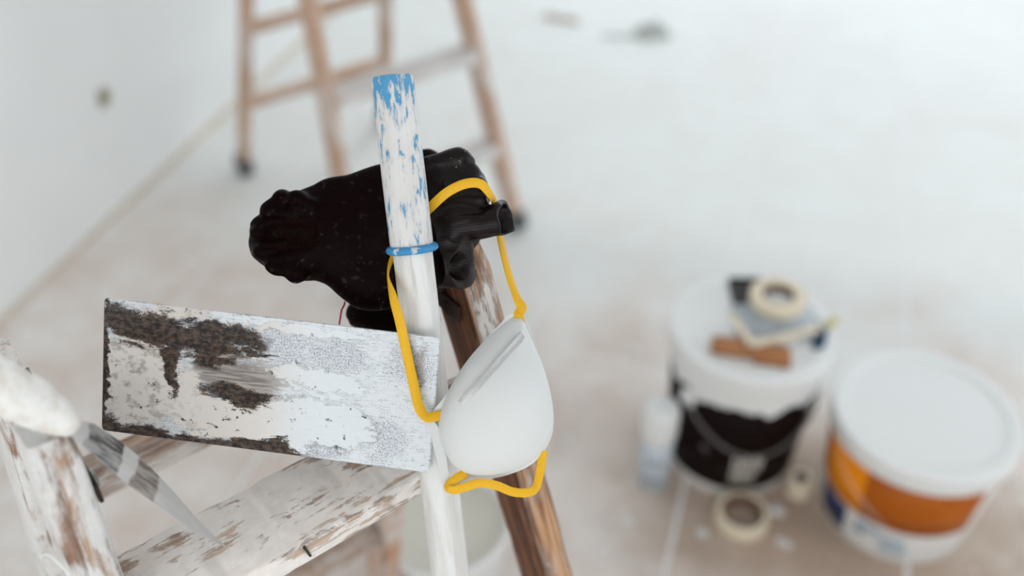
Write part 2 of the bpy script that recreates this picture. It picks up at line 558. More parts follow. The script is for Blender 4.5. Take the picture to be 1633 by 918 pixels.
# ------------------------------------------------------------------ stepladders
def ladder(label, center, ang, mt, near, rdz=0.0):
    root = thing('stepladder', center, label, 'ladder')
    w = Vector((math.cos(ang), math.sin(ang), 0)); back = Vector((-math.sin(ang), math.cos(ang), 0))
    P = lambda x, y, z: Vector(center) + w * x + back * y + Vector((0, 0, z))
    H = 1.19
    X0, X1 = 0.25, 0.167
    Y0, Y1 = 0.365, 0.036
    seg = 60 if near else 8
    xs = lambda z: X0 + (X1 - X0) * z / H
    ys = lambda z: Y0 + (Y1 - Y0) * z / H
    for s in (-1, 1):
        for f in (-1, 1):
            p0, p1 = P(s * X0, f * Y0, 0.012), P(s * X1, f * Y1, H if f < 0 else H - 0.045)
            p1 = p0 + (P(s * X1, f * Y1, H) - p0) * (0.972 if f < 0 else 0.96)
            if f < 0:
                name, ww, tt = 'rail', 0.056, 0.032
            else:
                name, ww, tt = 'rear_leg', 0.060 if near else 0.046, 0.028
            m = frame(p0, p1 - p0, w)
            me = bar_mesh(name, (p1 - p0).length, ww, tt, 0.005, seg, 0.10 if near else 0.0, s * 3 + f, 0.12)
            key = {(-1, -1): 'rail_plaster', (1, -1): 'rail_worn', (-1, 1): 'rail_plaster', (1, 1): 'leg_back'}[(s, f)]
            o = link(name, me, mt.get(key), root, m)
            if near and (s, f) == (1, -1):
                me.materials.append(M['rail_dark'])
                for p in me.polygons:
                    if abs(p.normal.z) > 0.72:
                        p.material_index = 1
            smooth_by_angle(o, 40)
            # rubber foot shoe
            fm = box_mesh('foot', 0.052, ww + 0.012, tt + 0.012, 0.004)
            fo = link('foot', fm, M['rubber'], root, frame(p0 + (p1 - p0).normalized() * 0.024, p1 - p0, w))
            if near or True:
                pass
    for z in (0.25, 0.5, 0.75, 1.0):
        # treads on the front frame, rungs on the rear frame
        wd_ = xs(z) * 2 - 0.030
        c0 = P(-wd_ / 2, -ys(z) - 0.002, z)
        me = bar_mesh('tread', wd_, 0.082, 0.024, 0.004, seg, 0.12 if near else 0.0, z * 9, 0.0)
        smooth_by_angle(link('tread', me, mt['tread'], root, frame(c0, w, Vector((0, 0, 1)))), 40)
        c1 = P(-wd_ / 2, ys(z + rdz), z + rdz)
        leg_dir = (P(X1, Y1, H) - P(X0, Y0, 0))
        leg_dir -= w * leg_dir.dot(w)
        me = bar_mesh('rung', wd_, 0.052 if near else 0.036, 0.024, 0.004, seg, 0.12 if near else 0.0, z * 5 + 2, 0.0)
        smooth_by_angle(link('rung', me, mt['rung'], root, frame(c1, w, leg_dir.cross(w) * -1)), 40)
    for s in (-1, 1):
        # hinge straps join the two frames just below the top
        z = H - 0.085
        a = P(s * (xs(z) - 0.0190), -ys(z), z); b = P(s * (xs(z) - 0.0190), ys(z), z)
        h = link('hinge', bar_mesh('hinge', (b - a).length + 0.03, 0.018, 0.003, 0.001, 1), M['bronze'], root, frame(a - (b - a).normalized() * 0.015, b - a, w))
        for q in (a, b):
            link('bolt', lathe_mesh('bolt', [(0.0, 0.0), (0.0065, 0.0), (0.0062, 0.004), (0.0, 0.005)], 14), M['zinc'] if s < 0 else M['bronze'], h,
                 frame(q, back, w * -s))
    return root, P, xs, ys
near_mats = dict(rail_plaster=M['rail_plaster'], rail_worn=M['rail_worn'], leg_back=M['leg_back'], tread=M['tread'], rung=M['rung'])
far_mats = dict(rail_plaster=M['far_wood'], rail_worn=M['far_wood'], leg_back=M['far_wood'], tread=M['far_tread'], rung=M['far_wood'])
near_ladder, NP, nxs, nys = ladder('plaster-spattered wooden stepladder up close, hung with gloves, trowel and mask', (-0.211, 0.600, 0), math.radians(38.2), near_mats, True, -0.058)
far_ladder, FP, fxs, fys = ladder('pale wooden stepladder standing open by the white wall in the back', (-0.405, 2.45, 0), math.radians(36), far_mats, False, 0.012)

# a rusty nail slit in the front edge of the top tread
def bearing(p):
    v_ = p - CAM; d_ = v_.dot(FWD)
    return 816.5 + FPX * v_.dot(RIGHT) / d_
nail_p = min((NP(x_ * 0.002, -nys(1.0) - 0.002 - 0.0405, 1.004) for x_ in range(-80, 80)), key=lambda p_: abs(bearing(p_) - 490))
link('nail', box_mesh('nail', 0.0022, 0.006, 0.013, 0.0006), M['bronze'], near_ladder, frame(nail_p, Vector((0.8, 0.6, 0.25)), Vector((0, 0, 1))))

# ------------------------------------------------------------------ pole with blue grip
POLE_B = Vector((0.062, -0.075, 0.0)); POLE_T = pix(625, 120, 0.748)
POLE_DIR = (POLE_T - POLE_B).normalized(); POLE_L = (POLE_T - POLE_B).length
def pole_mats():
    k = NT('white_painted_pole')
    v = k.noise(k.coord((60, 60, 9)), 1.0, 7, 0.65)
    v2 = k.noise(k.coord((220, 220, 12), (3, 1, 0)), 1.0, 4, 0.6)
    col = k.mix(k.step(v, 0.38, 0.62), srgb(212, 209, 204), srgb(234, 234, 232))
    col = k.mix(k.math('MULTIPLY', k.step(v2, 0.60, 0.72), 0.45), col, srgb(176, 168, 160))
    white = k.out(col, 0.6, 0, k.bump(k.math('ADD', v, v2), 0.3, 0.001), 0.35)
    k = NT('blue_grip_with_flaking_paint')
    z = k.sep(k.coord())[2]
    v = k.noise(k.coord((150, 150, 52), (1.3, 0.2, 0)), 1.0, 8, 0.70, 0.5)
    v2 = k.noise(k.coord((420, 420, 60), (0, 4, 0)), 1.0, 4, 0.6)
    s = k.math('ADD', k.math('MULTIPLY', v, 0.75), k.math('MULTIPLY', v2, 0.25))
    top = k.math('MULTIPLY', k.math('ADD', k.step(z, POLE_L - 0.030, POLE_L - 0.002), k.math('MULTIPLY', k.step(z, POLE_L - 0.10, POLE_L - 0.02), 0.32)), 0.085)
    s = k.math('ADD', s, top)
    blue = k.mix(k.noise(k.coord((200, 200, 200)), 1, 3), srgb(58, 140, 190), srgb(96, 168, 208))
    pv = k.noise(k.coord((70, 70, 30), (7, 0, 0)), 1.0, 5, 0.6)
    paint = k.mix(pv, srgb(206, 203, 198), srgb(236, 235, 233))
    haze = k.step(s, 0.50, 0.57)
    col = k.mix(k.math('MULTIPLY', haze, 0.22), paint, srgb(96, 140, 172))
    msk = k.step(s, 0.566, 0.584)
    col = k.mix(msk, col, blue)
    h = k.math('SUBTRACT', k.math('MULTIPLY', v2, 0.3), msk)
    grip = k.out(col, 0.5, 0, k.bump(h, 0.5, 0.0008), 0.4)
    k = NT('blue_rubber_ring')
    v = k.noise(k.coord((160, 160, 160)), 1.0, 5, 0.6)
    col = k.mix(k.step(v, 0.56, 0.64), srgb(52, 140, 192), srgb(198, 206, 210))
    ring = k.out(col, 0.45, 0, k.bump(v, 0.2, 0.0008), 0.5)
    return white, grip, ring
M['pole'], M['grip'], M['ring'] = pole_mats()
pole = thing('extension_pole', POLE_B, 'white paint-smeared pole with flaking blue grip leaning against the near ladder', 'pole')
PM = frame(POLE_B, RIGHT - POLE_DIR * RIGHT.dot(POLE_DIR), POLE_DIR)
GR0 = POLE_L - 0.131          # where the grip starts
o = link('shaft', lathe_mesh('shaft', [(0, 0), (0.0148, 0), (0.0154, 0.004), (0.0154, GR0 * 0.5), (0.0154, GR0 - 0.02), (0.0154, GR0 + 0.003), (0, GR0 + 0.003)], 40), M['pole'], pole, PM)
smooth_by_angle(o)
# grip: shallow flutes run along it
v, f = [], []
prof = [(0.0, GR0 + 0.001), (0.0160, GR0 + 0.001), (0.0167, GR0 + 0.004), (0.0168, GR0 + 0.05), (0.0164, GR0 + 0.09), (0.0160, POLE_L - 0.006), (0.0158, POLE_L - 0.003), (0.0150, POLE_L - 0.0008), (0.0132, POLE_L), (0.0, POLE_L - 0.0005)]
n = 72
for r, z in prof:
    for i in range(n):
        a = 2 * math.pi * i / n
        fl = 1 - 0.018 * (0.5 + 0.5 * math.cos(18 * a)) if GR0 + 0.003 < z < POLE_L - 0.002 and r > 0.01 else 1
        v.append((r * fl * math.cos(a), r * fl * math.sin(a), z))
for q in range(len(prof) - 1):
    for i in range(n):
        j = (i + 1) % n
        f.append((q * n + i, q * n + j, q * n + n + j, q * n + n + i))
g = link('grip', fix(mesh('grip', v, f)), M['grip'], pole, PM)
smooth_by_angle(g)
rp = [(0.0158 + 0.0045 * max(0, math.cos(a)) ** 0.7 if math.cos(a) > 0 else 0.0158, GR0 - 0.0005 + 0.0032 * math.sin(a)) for a in [math.radians(t) for t in range(-90, 91, 15)]]
smooth_by_angle(link('grip_ring', lathe_mesh('grip_ring', rp, 48), M['ring'], pole, PM), 50)

# ------------------------------------------------------------------ finishing trowel
def trowel():
    tl, tr, bl, br = pix(167, 474, 0.757), pix(703, 538, 0.754), pix(163, 685, 0.775), pix(685, 753, 0.773)
    c = (tl + tr + bl + br) / 4
    X = ((tr - tl) + (br - bl)).normalized()
    nrm = X.cross((tl - bl)).normalized()      # faces the camera
    if nrm.dot(FWD) > 0: nrm = -nrm
    Y = nrm.cross(X).normalized()
    m = Matrix.Identity(4)
    for i, cc in enumerate((X, Y, nrm)):
        m[0][i], m[1][i], m[2][i] = cc
    # keep the plate just in front of the pole it leans on
    for i in range(3): m[i][3] = c[i]
    P2 = [((q - c).dot(X), (q - c).dot(Y)) for q in (bl, br, tr, tl)]
    root = thing('finishing_trowel', c, 'rectangular steel plastering trowel smeared with plaster leaning on the pole', 'trowel')
    # outline with small rounded corners and a thin bent lip
    out = []
    for i in range(4):
        p, a, b = Vector(P2[i]), Vector(P2[i - 1]), Vector(P2[(i + 1) % 4])
        ra, rb = (a - p).normalized() * 0.0035, (b - p).normalized() * 0.0035
        for t in (0, .35, .65, 1):
            out.append(p + ra * (1 - t) ** 2 + rb * t ** 2)
    n = len(out)
    v, f = [], []
    ctr = Vector((0, 0))
    for s, z in ((0.992, 0.0010), (1.0, 0.0006), (1.0, -0.0006), (0.996, -0.0010)):
        for q in out:
            v.append((q.x * s, q.y * s, z))
    for r in range(3):
        for i in range(n):
            j = (i + 1) % n
            f.append((r * n + i, r * n + n + i, r * n + n + j, r * n + j))
    f.append(tuple(range(n))); f.append(tuple(3 * n + i for i in reversed(range(n))))
    W, Hh = (tr - tl).length, (tl - bl).length
    k = NT('plastered_trowel_steel')
    xyz = k.sep(k.coord())
    # u 0..1 from left to right, w 0..1 from top to bottom, wobbled by noise
    wob = k.noise(k.coord((38, 38, 38), (2, 5, 0)), 1.0, 8, 0.64)
    wob2 = k.noise(k.coord((24, 64, 38), (8, 1, 0)), 1.0, 9, 0.68, 0.5)
    fine = k.noise(k.coord((900, 1100, 900)), 1.0, 3, 0.7)
    grit = k.noise(k.coord((210, 260, 210), (3, 3, 1)), 1.0, 6, 0.72)
    brush = k.noise(k.coord((30, 520, 60), (1, 6, 2), rot=(0, 0, 0.12)), 1.0, 4, 0.65)
    scr = k.noise(k.coord((70, 760, 60), (1, 2, 3), rot=(0, 0, -0.95)), 1.0, 4, 0.7)
    u0 = k.math('ADD', k.math('DIVIDE', xyz[0], W), 0.5)
    w0 = k.math('SUBTRACT', 0.5, k.math('DIVIDE', xyz[1], Hh))
    u = k.math('ADD', u0, k.math('MULTIPLY', k.math('SUBTRACT', wob, 0.5), 0.16))
    w = k.math('ADD', w0, k.math('MULTIPLY', k.math('SUBTRACT', wob2, 0.5), 0.42))
    def blob(cu, cw, ru, rw, skew=0.0):
        du = k.math('DIVIDE', k.math('SUBTRACT', u, cu), ru)
        ww = k.math('SUBTRACT', w, k.math('MULTIPLY', k.math('SUBTRACT', u, cu), skew))
        dw = k.math('DIVIDE', k.math('SUBTRACT', ww, cw), rw)
        d = k.math('ADD', k.math('MULTIPLY', du, du), k.math('MULTIPLY', dw, dw))
        return k.math('SUBTRACT', 1.0, d)
    def mx(*a):
        r = a[0]
        for q in a[1:]: r = k.math('MAXIMUM', r, q)
        return r
    def jit(v, amt_grit, amt_fine):
        v = k.math('ADD', v, k.math('MULTIPLY', k.math('SUBTRACT', grit, 0.5), amt_grit))
        return k.math('ADD', v, k.math('MULTIPLY', k.math('SUBTRACT', fine, 0.5), amt_fine))
    # bare steel under a thin dried film, scratched
    bare = mx(blob(0.53, 0.20, 0.12, 0.17), blob(0.86, 0.80, 0.075, 0.24), blob(0.66, 0.93, 0.11, 0.11), blob(0.92, 0.20, 0.08, 0.20), blob(0.70, 0.22, 0.12, 0.13), blob(0.76, 0.66, 0.06, 0.09), blob(0.61, 0.60, 0.05, 0.05))
    barem = k.step(jit(bare, 1.6, 1.6), -0.6, 0.9)
    fs = k.math('ADD', k.math('MULTIPLY', grit, 0.35), k.math('ADD', k.math('MULTIPLY', scr, 0.4), k.math('MULTIPLY', fine, 0.25)))
    filmm = k.math('MULTIPLY', k.step(k.math('SUBTRACT', fs, k.math('MULTIPLY', barem, 0.11)), 0.36, 0.53), 0.92)
    steel = k.mix(k.step(fine, 0.36, 0.62), (0.14, 0.15, 0.165), (0.48, 0.50, 0.52))
    col = k.mix(filmm, steel, (0.71, 0.745, 0.77))
    # the strap's shadow painted in as a brown line, grey brush wash in the middle
    strap_shade = k.math('MULTIPLY', k.step(jit(blob(0.935, 0.24, 0.016, 0.24), 0.9, 0.6), -0.3, 0.8), 0.55)
    col = k.mix(strap_shade, col, srgb(116, 100, 88))
    wash = mx(blob(0.41, 0.46, 0.16, 0.17, 0.2), blob(0.30, 0.40, 0.05, 0.07))
    washm = k.math('MULTIPLY', k.step(jit(k.math('ADD', wash, k.math('MULTIPLY', k.math('SUBTRACT', brush, 0.5), 2.0)), 0.5, 0.4), -0.25, 0.7), 0.9)
    col = k.mix(washm, col, k.mix(k.step(brush, 0.40, 0.60), srgb(92, 80, 70), srgb(156, 146, 136)))
    # thick plaster, beige at left; cold white at right also paints in sheen
    white = mx(blob(0.11, 0.58, 0.13, 0.38), blob(0.48, 0.80, 0.30, 0.18), blob(0.255, 0.62, 0.065, 0.17), blob(0.68, 0.74, 0.15, 0.20), blob(0.65, 0.42, 0.15, 0.10, 0.2), blob(0.37, 0.30, 0.05, 0.05), blob(0.62, 0.07, 0.2, 0.045, 0.0), blob(0.20, 0.03, 0.12, 0.04))
    whitem = k.step(jit(white, 1.5, 0.5), -0.12, 0.22)
    mott = k.noise(k.coord((75, 95, 60), (6, 2, 2)), 1.0, 8, 0.7)
    left = k.step(u0, 0.42, 0.10)
    thin = k.math('MULTIPLY', k.step(mott, 0.49, 0.62), k.math('MULTIPLY', left, 0.6))
    pcol = k.mix(k.step(u0, 0.42, 0.66), k.mix(mott, srgb(212, 204, 197), srgb(228, 222, 216)), srgb(228, 233, 236))
    pcol = k.mix(thin, pcol, srgb(122, 110, 100))
    chips = k.math('MULTIPLY', k.step(k.noise(k.coord((120, 150, 90), (4, 9, 2)), 1.0, 6, 0.66), 0.60, 0.635), k.step(mott, 0.44, 0.54))
    pcol = k.mix(chips, pcol, srgb(52, 42, 36))
    col = k.mix(k.math('MULTIPLY', whitem, 0.96), col, pcol)
    # dried dark dirt
    dark = mx(blob(0.16, 0.19, 0.19, 0.16, 0.42), blob(0.34, 0.16, 0.15, 0.10, 0.12), blob(0.205, 0.46, 0.026, 0.22), blob(0.30, 0.29, 0.13, 0.085, 0.2), blob(0.46, 0.27, 0.06, 0.035),
              blob(0.42, 0.60, 0.12, 0.075, 0.12), blob(0.02, 1.0, 0.05, 0.14), blob(0.20, 1.03, 0.26, 0.10, 0.0), blob(0.50, 1.02, 0.16, 0.085, 0.0), blob(0.0, 0.5, 0.020, 0.6), blob(0.53, 0.94, 0.045, 0.05))
    brown = k.math('MULTIPLY', k.step(jit(dark, 1.3, 1.5), -0.2, 0.35), 0.97)
    grain_ = k.math('ADD', k.math('MULTIPLY', brush, 0.22), k.math('MULTIPLY', grit, 0.78))
    col = k.mix(brown, col, k.mix(k.step(grain_, 0.42, 0.62), srgb(24, 15, 11), srgb(92, 74, 62)))
    met = k.math('MULTIPLY', k.math('SUBTRACT', 1.0, k.math('MAXIMUM', k.math('MAXIMUM', whitem, brown), k.math('MAXIMUM', filmm, washm))), 0.8)
    hgt = k.math('ADD', k.math('MULTIPLY', whitem, 0.8), k.math('ADD', k.math('MULTIPLY', filmm, 0.25), k.math('MULTIPLY', grit, 0.3)))
    rgh = k.fmix(whitem, 0.42, 0.75)
    mat = k.out(col, rgh, met, k.bump(hgt, 0.45, 0.0006), k.fmix(brown, 0.4, 0.12))
    pl = link('blade', fix(mesh('blade', v, f)), mat, root, m)
    # back: spine and wooden handle on two posts, resting on the tread
    sp = link('spine', bar_mesh('spine', W * 0.62, 0.022, 0.006, 0.002, 1), M['zinc'], root, m @ Matrix.Translation((-W * 0.40, -0.016, -0.0045)))
    for x in (-0.068, 0.024):
        link('post', tube_mesh('post', [(x - 0.02, -0.016, -0.006), (x - 0.02, -0.016, -0.030)], 0.004, 10), M['zinc'], root, m)
    pts = [(-0.105 + 0.0115 * i, -0.016, -0.034) for i in range(14)]
    rad = [0.006, 0.0095, 0.0115, 0.0120, 0.0120, 0.0125, 0.0128, 0.0128, 0.0125, 0.012, 0.0115, 0.011, 0.009, 0.006]
    smooth_by_angle(link('handle', tube_mesh('handle', pts, rad, 16), M['leg_back'], root, m), 50)
    return root, m, W, Hh
trowel_o, TM, TW, TH = trowel()

# the mask's upper strap runs round the pole and over the glove (px, py, distance, roll)
UP_KNOTS = [(706, 661, 0.7560, 5), (692, 664, 0.7540, 15), (679, 664, 0.7530, 25), (668, 648, 0.7520, 15), (659, 610, 0.7520, 5), (648, 560, 0.7490, 0), (637, 510, 0.7450, -12), (627, 474, 0.7480, -30), (619, 440, 0.7640, -75), (628, 410, 0.7880, -35), (646, 382, 0.7915, -10),
                (668, 350, 0.7885, 0), (690, 327, 0.7765, 5), (714, 306, 0.7715, 5), (742, 293, 0.7700, 0), (766, 293, 0.7730, -10), (781, 309, 0.7820, -40), (788, 322, 0.8000, -50), (792, 338, 0.8160, -50), (797, 374, 0.8130, -48), (803, 404, 0.7980, -48), (812, 440, 0.7830, -48), (824, 474, 0.7720, -40), (832, 490, 0.7690, -10), (827, 501, 0.7665, 10), (829, 514, 0.7655, 0)]
# ------------------------------------------------------------------ rubber gloves
GD = 0.800; GS = GD / FPX
GM = Matrix.Identity(4)
for i, cc in enumerate((RIGHT, UP, -FWD)):
    GM[0][i], GM[1][i], GM[2][i] = cc
go_ = pix(640, 360, GD)
for i in range(3): GM[i][3] = go_[i]
def glove_mat():
    k = NT('black_latex_knit')
    c = k.coord()
    xyz = k.sep(c)
    d = k.noise(k.coord((90, 90, 90)), 1.0, 5, 0.6)
    rib = k.wave(k.coord((1, 1, 1), rot=(0, 0, -0.12)), 170, 1.6, 1, 12, 'Y')
    rib2 = k.wave(k.coord((1, 1, 1), rot=(0, 0, 0.6)), 330, 2.0, 1, 16, 'X')
    right = k.step(xyz[0], 0.008, 0.034)
    low = k.math('MULTIPLY', right, k.step(xyz[1], 0.022, 0.008))
    dust = k.noise(k.coord((330, 330, 330)), 1.0, 6, 0.75)
    big = k.noise(k.coord((60, 60, 60), (7, 3, 2)), 1.0, 4, 0.6)
    def spot(x, y, r):
        a = k.math('DIVIDE', k.math('SUBTRACT', xyz[0], x), r); b = k.math('DIVIDE', k.math('SUBTRACT', xyz[1], y), r)
        return k.step(k.math('ADD', k.math('MULTIPLY', a, a), k.math('MULTIPLY', b, b)), 1.0, 0.1)
    at = k.math('MAXIMUM', k.math('MAXIMUM', spot(-0.015, -0.055, 0.012), spot(0.052, 0.055, 0.010)), spot(-0.09, -0.042, 0.012))
    amt = k.math('ADD', k.math('MULTIPLY', dust, 0.5), k.math('ADD', k.math('MULTIPLY', big, 0.5), k.math('MULTIPLY', at, 0.075)))
    dm = k.math('MULTIPLY', k.step(amt, 0.635, 0.675), 0.42)
    wet = k.step(k.noise(k.coord((150, 150, 150), (1, 9, 4)), 1.0, 3, 0.6), 0.60, 0.68)
    gl = k.math('ADD', k.math('MULTIPLY', right, 0.72), k.math('MULTIPLY', wet, 0.45), clamp=True)
    col = k.mix(d, (0.0034, 0.0010, 0.0009), (0.0070, 0.0024, 0.0022))
    col = k.mix(dm, col, (0.42, 0.39, 0.38))
    rb = k.math('ADD', k.math('MULTIPLY', rib, k.math('ADD', 0.10, k.math('MULTIPLY', low, 0.55))), k.math('MULTIPLY', rib2, 0.16))
    k.put(k.b.inputs['Specular IOR Level'], k.fmix(gl, 0.03, 0.30))
    return k.out(col, k.fmix(dm, k.fmix(gl, 0.42, 0.2), 0.8), 0, k.bump(k.math('ADD', rb, k.math('MULTIPLY', dust, 0.25)), 0.25, 0.0009))
M['glove'] = glove_mat()
k = NT('dark_red_cuff_lining')
rv = k.wave(k.coord((1, 1, 1), rot=(0, 0, 0.1)), 190, 1.0, 1, 5, 'X')
M['lining'] = k.out(k.mix(rv, (0.0045, 0.0013, 0.0012), (0.0105, 0.0036, 0.0033)), 0.6, 0, k.bump(rv, 0.3, 0.0008), 0.03)

def pole_local(G, margin):
    inv = GM.inverted()
    a, b = inv @ POLE_T, inv @ (POLE_T - POLE_DIR * 0.4)
    a, b = np.array(a) / GS, np.array(b) / GS
    return sd_cone(G, a, b, 0.0172 / GS + margin, 0.0160 / GS + margin)
def rail_local(G, margin):
    inv = GM.inverted()
    top = NP(nxs(1.19), -nys(1.19), 1.19); low = NP(nxs(0.7), -nys(0.7), 0.7)
    d = (top - low).normalized()
    w = Vector((math.cos(math.radians(38.2)), math.sin(math.radians(38.2)), 0))
    w = (w - d * w.dot(d)).normalized(); n2 = d.cross(w)
    R3 = inv.to_3x3()
    c = np.array(inv @ ((top + low) / 2)) / GS
    ax = [np.array(R3 @ q) for q in (d, w, n2)]
    hl = [(top - low).length / 2 / GS, 0.016 / GS, 0.028 / GS]
    D = [G[0] - c[0], G[1] - c[1], G[2] - c[2]]
    q = [np.abs(D[0] * a[0] + D[1] * a[1] + D[2] * a[2]) - h - margin for a, h in zip(ax, hl)]
    outside = np.sqrt(sum(np.maximum(t, 0) ** 2 for t in q))
    return outside + np.minimum(np.maximum(np.maximum(q[0], q[1]), q[2]), 0)
def grid(x0, x1, y0, y1, z0, z1, h):
    return np.meshgrid(np.arange(x0, x1, h), np.arange(y0, y1, h), np.arange(z0, z1, h), indexing='ij')

def half(G, p, n):
    n = np.array(n, float); n /= np.linalg.norm(n)
    return (G[0] - p[0]) * n[0] + (G[1] - p[1]) * n[1] + (G[2] - p[2]) * n[2]
def glove_one():
    h = 1.7
    x0, y0, z0 = -245, -190, -95
    G = grid(x0, 205, y0, 150, z0, 75, h)
    # warp space a little so nothing stays straight
    n1, n2 = value_noise(*G, 42, 1), value_noise(*G, 42, 2)
    W = [G[0] + 4 * n1, G[1] + 4 * n2, G[2] + 4 * value_noise(*G, 50, 3)]
    K = 16
    d = sd_cone(W, (-185, -22, -8), (-140, -15, -10), 56, 70, 0.62)
    d = smin(d, sd_cone(W, (-140, -14, -10), (-90, -14, -14), 70, 84, 0.5), K)
    d = smin(d, sd_cone(W, (-90, -8, -14), (-30, -8, -20), 84, 106, 0.40), K)
    d = smin(d, sd_cone(W, (-30, -6, -20), (45, 20, -18), 102, 90, 0.36), K)
    d = smin(d, sd_cone(W, (20, -50, -16), (-50, -70, -14), 70, 66, 0.48), K)
    d = smin(d, sd_cone(W, (45, 32, -14), (82, 52, -6), 78, 58, 0.42), K)
    # folded knuckles on the top right
    d = smin(d, sd_cone(W, (36, 94, -2), (96, 106, 0), 16, 17, 0.9), 6)
    d = smin(d, sd_cone(W, (104, 104, -6), (112, 66, -6), 12, 14, 1), 5)
    d = smin(d, sd_cone(W, (72, 66, 8), (124, 68, 4), 13, 11, 1), 4)
    d = smin(d, sd_cone(W, (70, 36, 10), (128, 40, 4), 17, 15, 1), 5)
    # crushed fingers, their open ends turned to the right; the warp folds walls and hollows alike
    q1, q2, q3 = value_noise(*G, 27, 31), value_noise(*G, 27, 32), value_noise(*G, 31, 33)
    F = [G[0] + 7 * q1, G[1] + 8 * q2, G[2] + 6 * q3]
    fb = sd_cone(F, (36, -16, 6), (110, 2, 14), 41, 30, 0.8)
    fb = smin(fb, sd_cone(F, (110, 2, 14), (150, 10, 18), 28, 25, 0.9), 8)
    fb = smin(fb, sd_cone(F, (150, 10, 18), (190, 14, 20), 25, 30, 0.9), 8)
    fb = smax(fb, half(F, (163, 8, 20), (0.86, 0.20, 0.47)), 1.5)
    d = smin(d, fb, 7)
    d = np.maximum(d, -sd_cone(F, (140, 7, 18), (194, 14, 22), 16, 28, 0.9))
    fc = sd_cone(F, (36, -48, -2), (76, -60, 10), 46, 40, 0.85)
    fc = smin(fc, sd_cone(F, (70, -60, 8), (128, -80, 18), 36, 31, 0.9), 8)
    fc = smax(fc, half(F, (98, -66, 20), (0.84, -0.05, 0.52)), 1.5)
    d = smin(d, fc, 7)
    d = np.maximum(d, -sd_cone(F, (98, -64, 30), (138, -78, 34), 25, 35, 0.8))
    # valleys
    d = smax(d, -sd_cone(G, (64, -36, 47), (120, -32, 44), 9, 10), 10)
    d = smax(d, -sd_cone(G, (56, 22, 46), (124, 24, 36), 7, 8), 9)
    d = smax(d, -sd_cone(G, (50, 86, 32), (130, 86, 26), 6, 7), 8)
    # cuff: rolled lumpy lip round an opening that faces the camera's left
    for (x, y, z, r) in ((-204, 22, 12, 17), (-188, 42, 2, 15), (-221, -12, 12, 14), (-214, -40, 14, 15), (-196, -62, 14, 16), (-164, -74, 16, 15), (-160, 38, 16, 15), (-140, 30, 20, 12), (-222, 4, 0, 13)):
        d = smin(d, sd_ell(W, (x, y, z), (r * 1.15, r, r)), 10)
    d = smax(d, -sd_cone(G, (-188, -18, 40), (-150, -16, 44), 32, 27, 1.1), 8)
    d = smin(d, sd_cone(W, (-206, -38, 16), (-176, -22, 2), 8, 7), 8)
    d = smin(d, sd_cone(W, (-190, 22, 14), (-140, 2, 16), 7, 5), 7)
    # long creases
    for a, b, r in (((-82, -95, 42), (0, -38, 44), 7), ((-55, -118, 38), (8, -70, 42), 6), ((-142, 58, 38), (-122, 6, 46), 6), ((-118, 70, 36), (-110, 30, 44), 5), ((-100, -62, 44), (-60, -20, 52), 5), ((-70, -60, 46), (-30, -104, 42), 5), ((-126, -84, 30), (-96, -40, 46), 6)):
        d = smax(d, -sd_cone(G, a, b, r, r * 0.6), 10)
    # fine wrinkling, long rather than knobbly
    s = np.abs(value_noise(G[0] * 0.55 + G[1] * 0.5 + 8 * n1, G[1] * 1.5 - G[0] * 0.3 + 8 * n2, G[2], 21, 5))
    lip = np.clip((-130 - G[0]) / 40, 0, 1)
    d = d + (1.6 + 1.8 * lip) * (0.32 - s) * np.clip(1 - np.abs(d) / 18, 0, 1)
    d = np.maximum(d, -pole_local(G, 14.0))
    d = np.maximum(d, -rail_local(G, 1.6))
    inv = GM.inverted()
    q = [np.array(p) for p in catmull([tuple(inv @ pix(*kn[:3])) for kn in UP_KNOTS[8:19]], 3)]
    for a, b in zip(q[:-1], q[1:]):
        d = np.maximum(d, -sd_cone(G, a / GS, b / GS, 9.5, 9.5))
    v, f = surface_nets(d, (x0, y0, z0), h)
    return v, f
def drop_islands(me, keep_min=300):
    bm = bmesh.new(); bm.from_mesh(me)
    seen = set(); kill = []
    for v0 in bm.verts:
        if v0 in seen: continue
        st = [v0]; seen.add(v0); isl = []
        while st:
            q = st.pop(); isl.append(q)
            for e in q.link_edges:
                u = e.other_vert(q)
                if u not in seen:
                    seen.add(u); st.append(u)
        if len(isl) < keep_min: kill += isl
    bmesh.ops.delete(bm, geom=kill, context='VERTS')
    bm.to_mesh(me); bm.free()
def glove_object(name, v, f, label):
    me = mesh(name, v * GS, f.tolist())
    drop_islands(me)
    o = link(name, me, [M['glove'], M['lining']], None, GM, True)
    return tag(o, label, 'glove', 'work gloves on the ladder')
gv, gf = glove_one()
glove_a = glove_object('work_glove', gv, gf, 'black rubber glove crumpled behind the pole, cuff open, yellow strap across it')
# lining colour inside the cuff
for p in glove_a.data.polygons:
    c = p.center / GS
    t_ = min(1, max(0, (c.x + 188) / 36))
    if math.hypot(c.y + 18 - 2 * t_, (c.z - 40 - 4 * t_) / 1.1, (c.x + 188 - 36 * t_)) < 32.5 - 4 * t_:
        p.material_index = 1

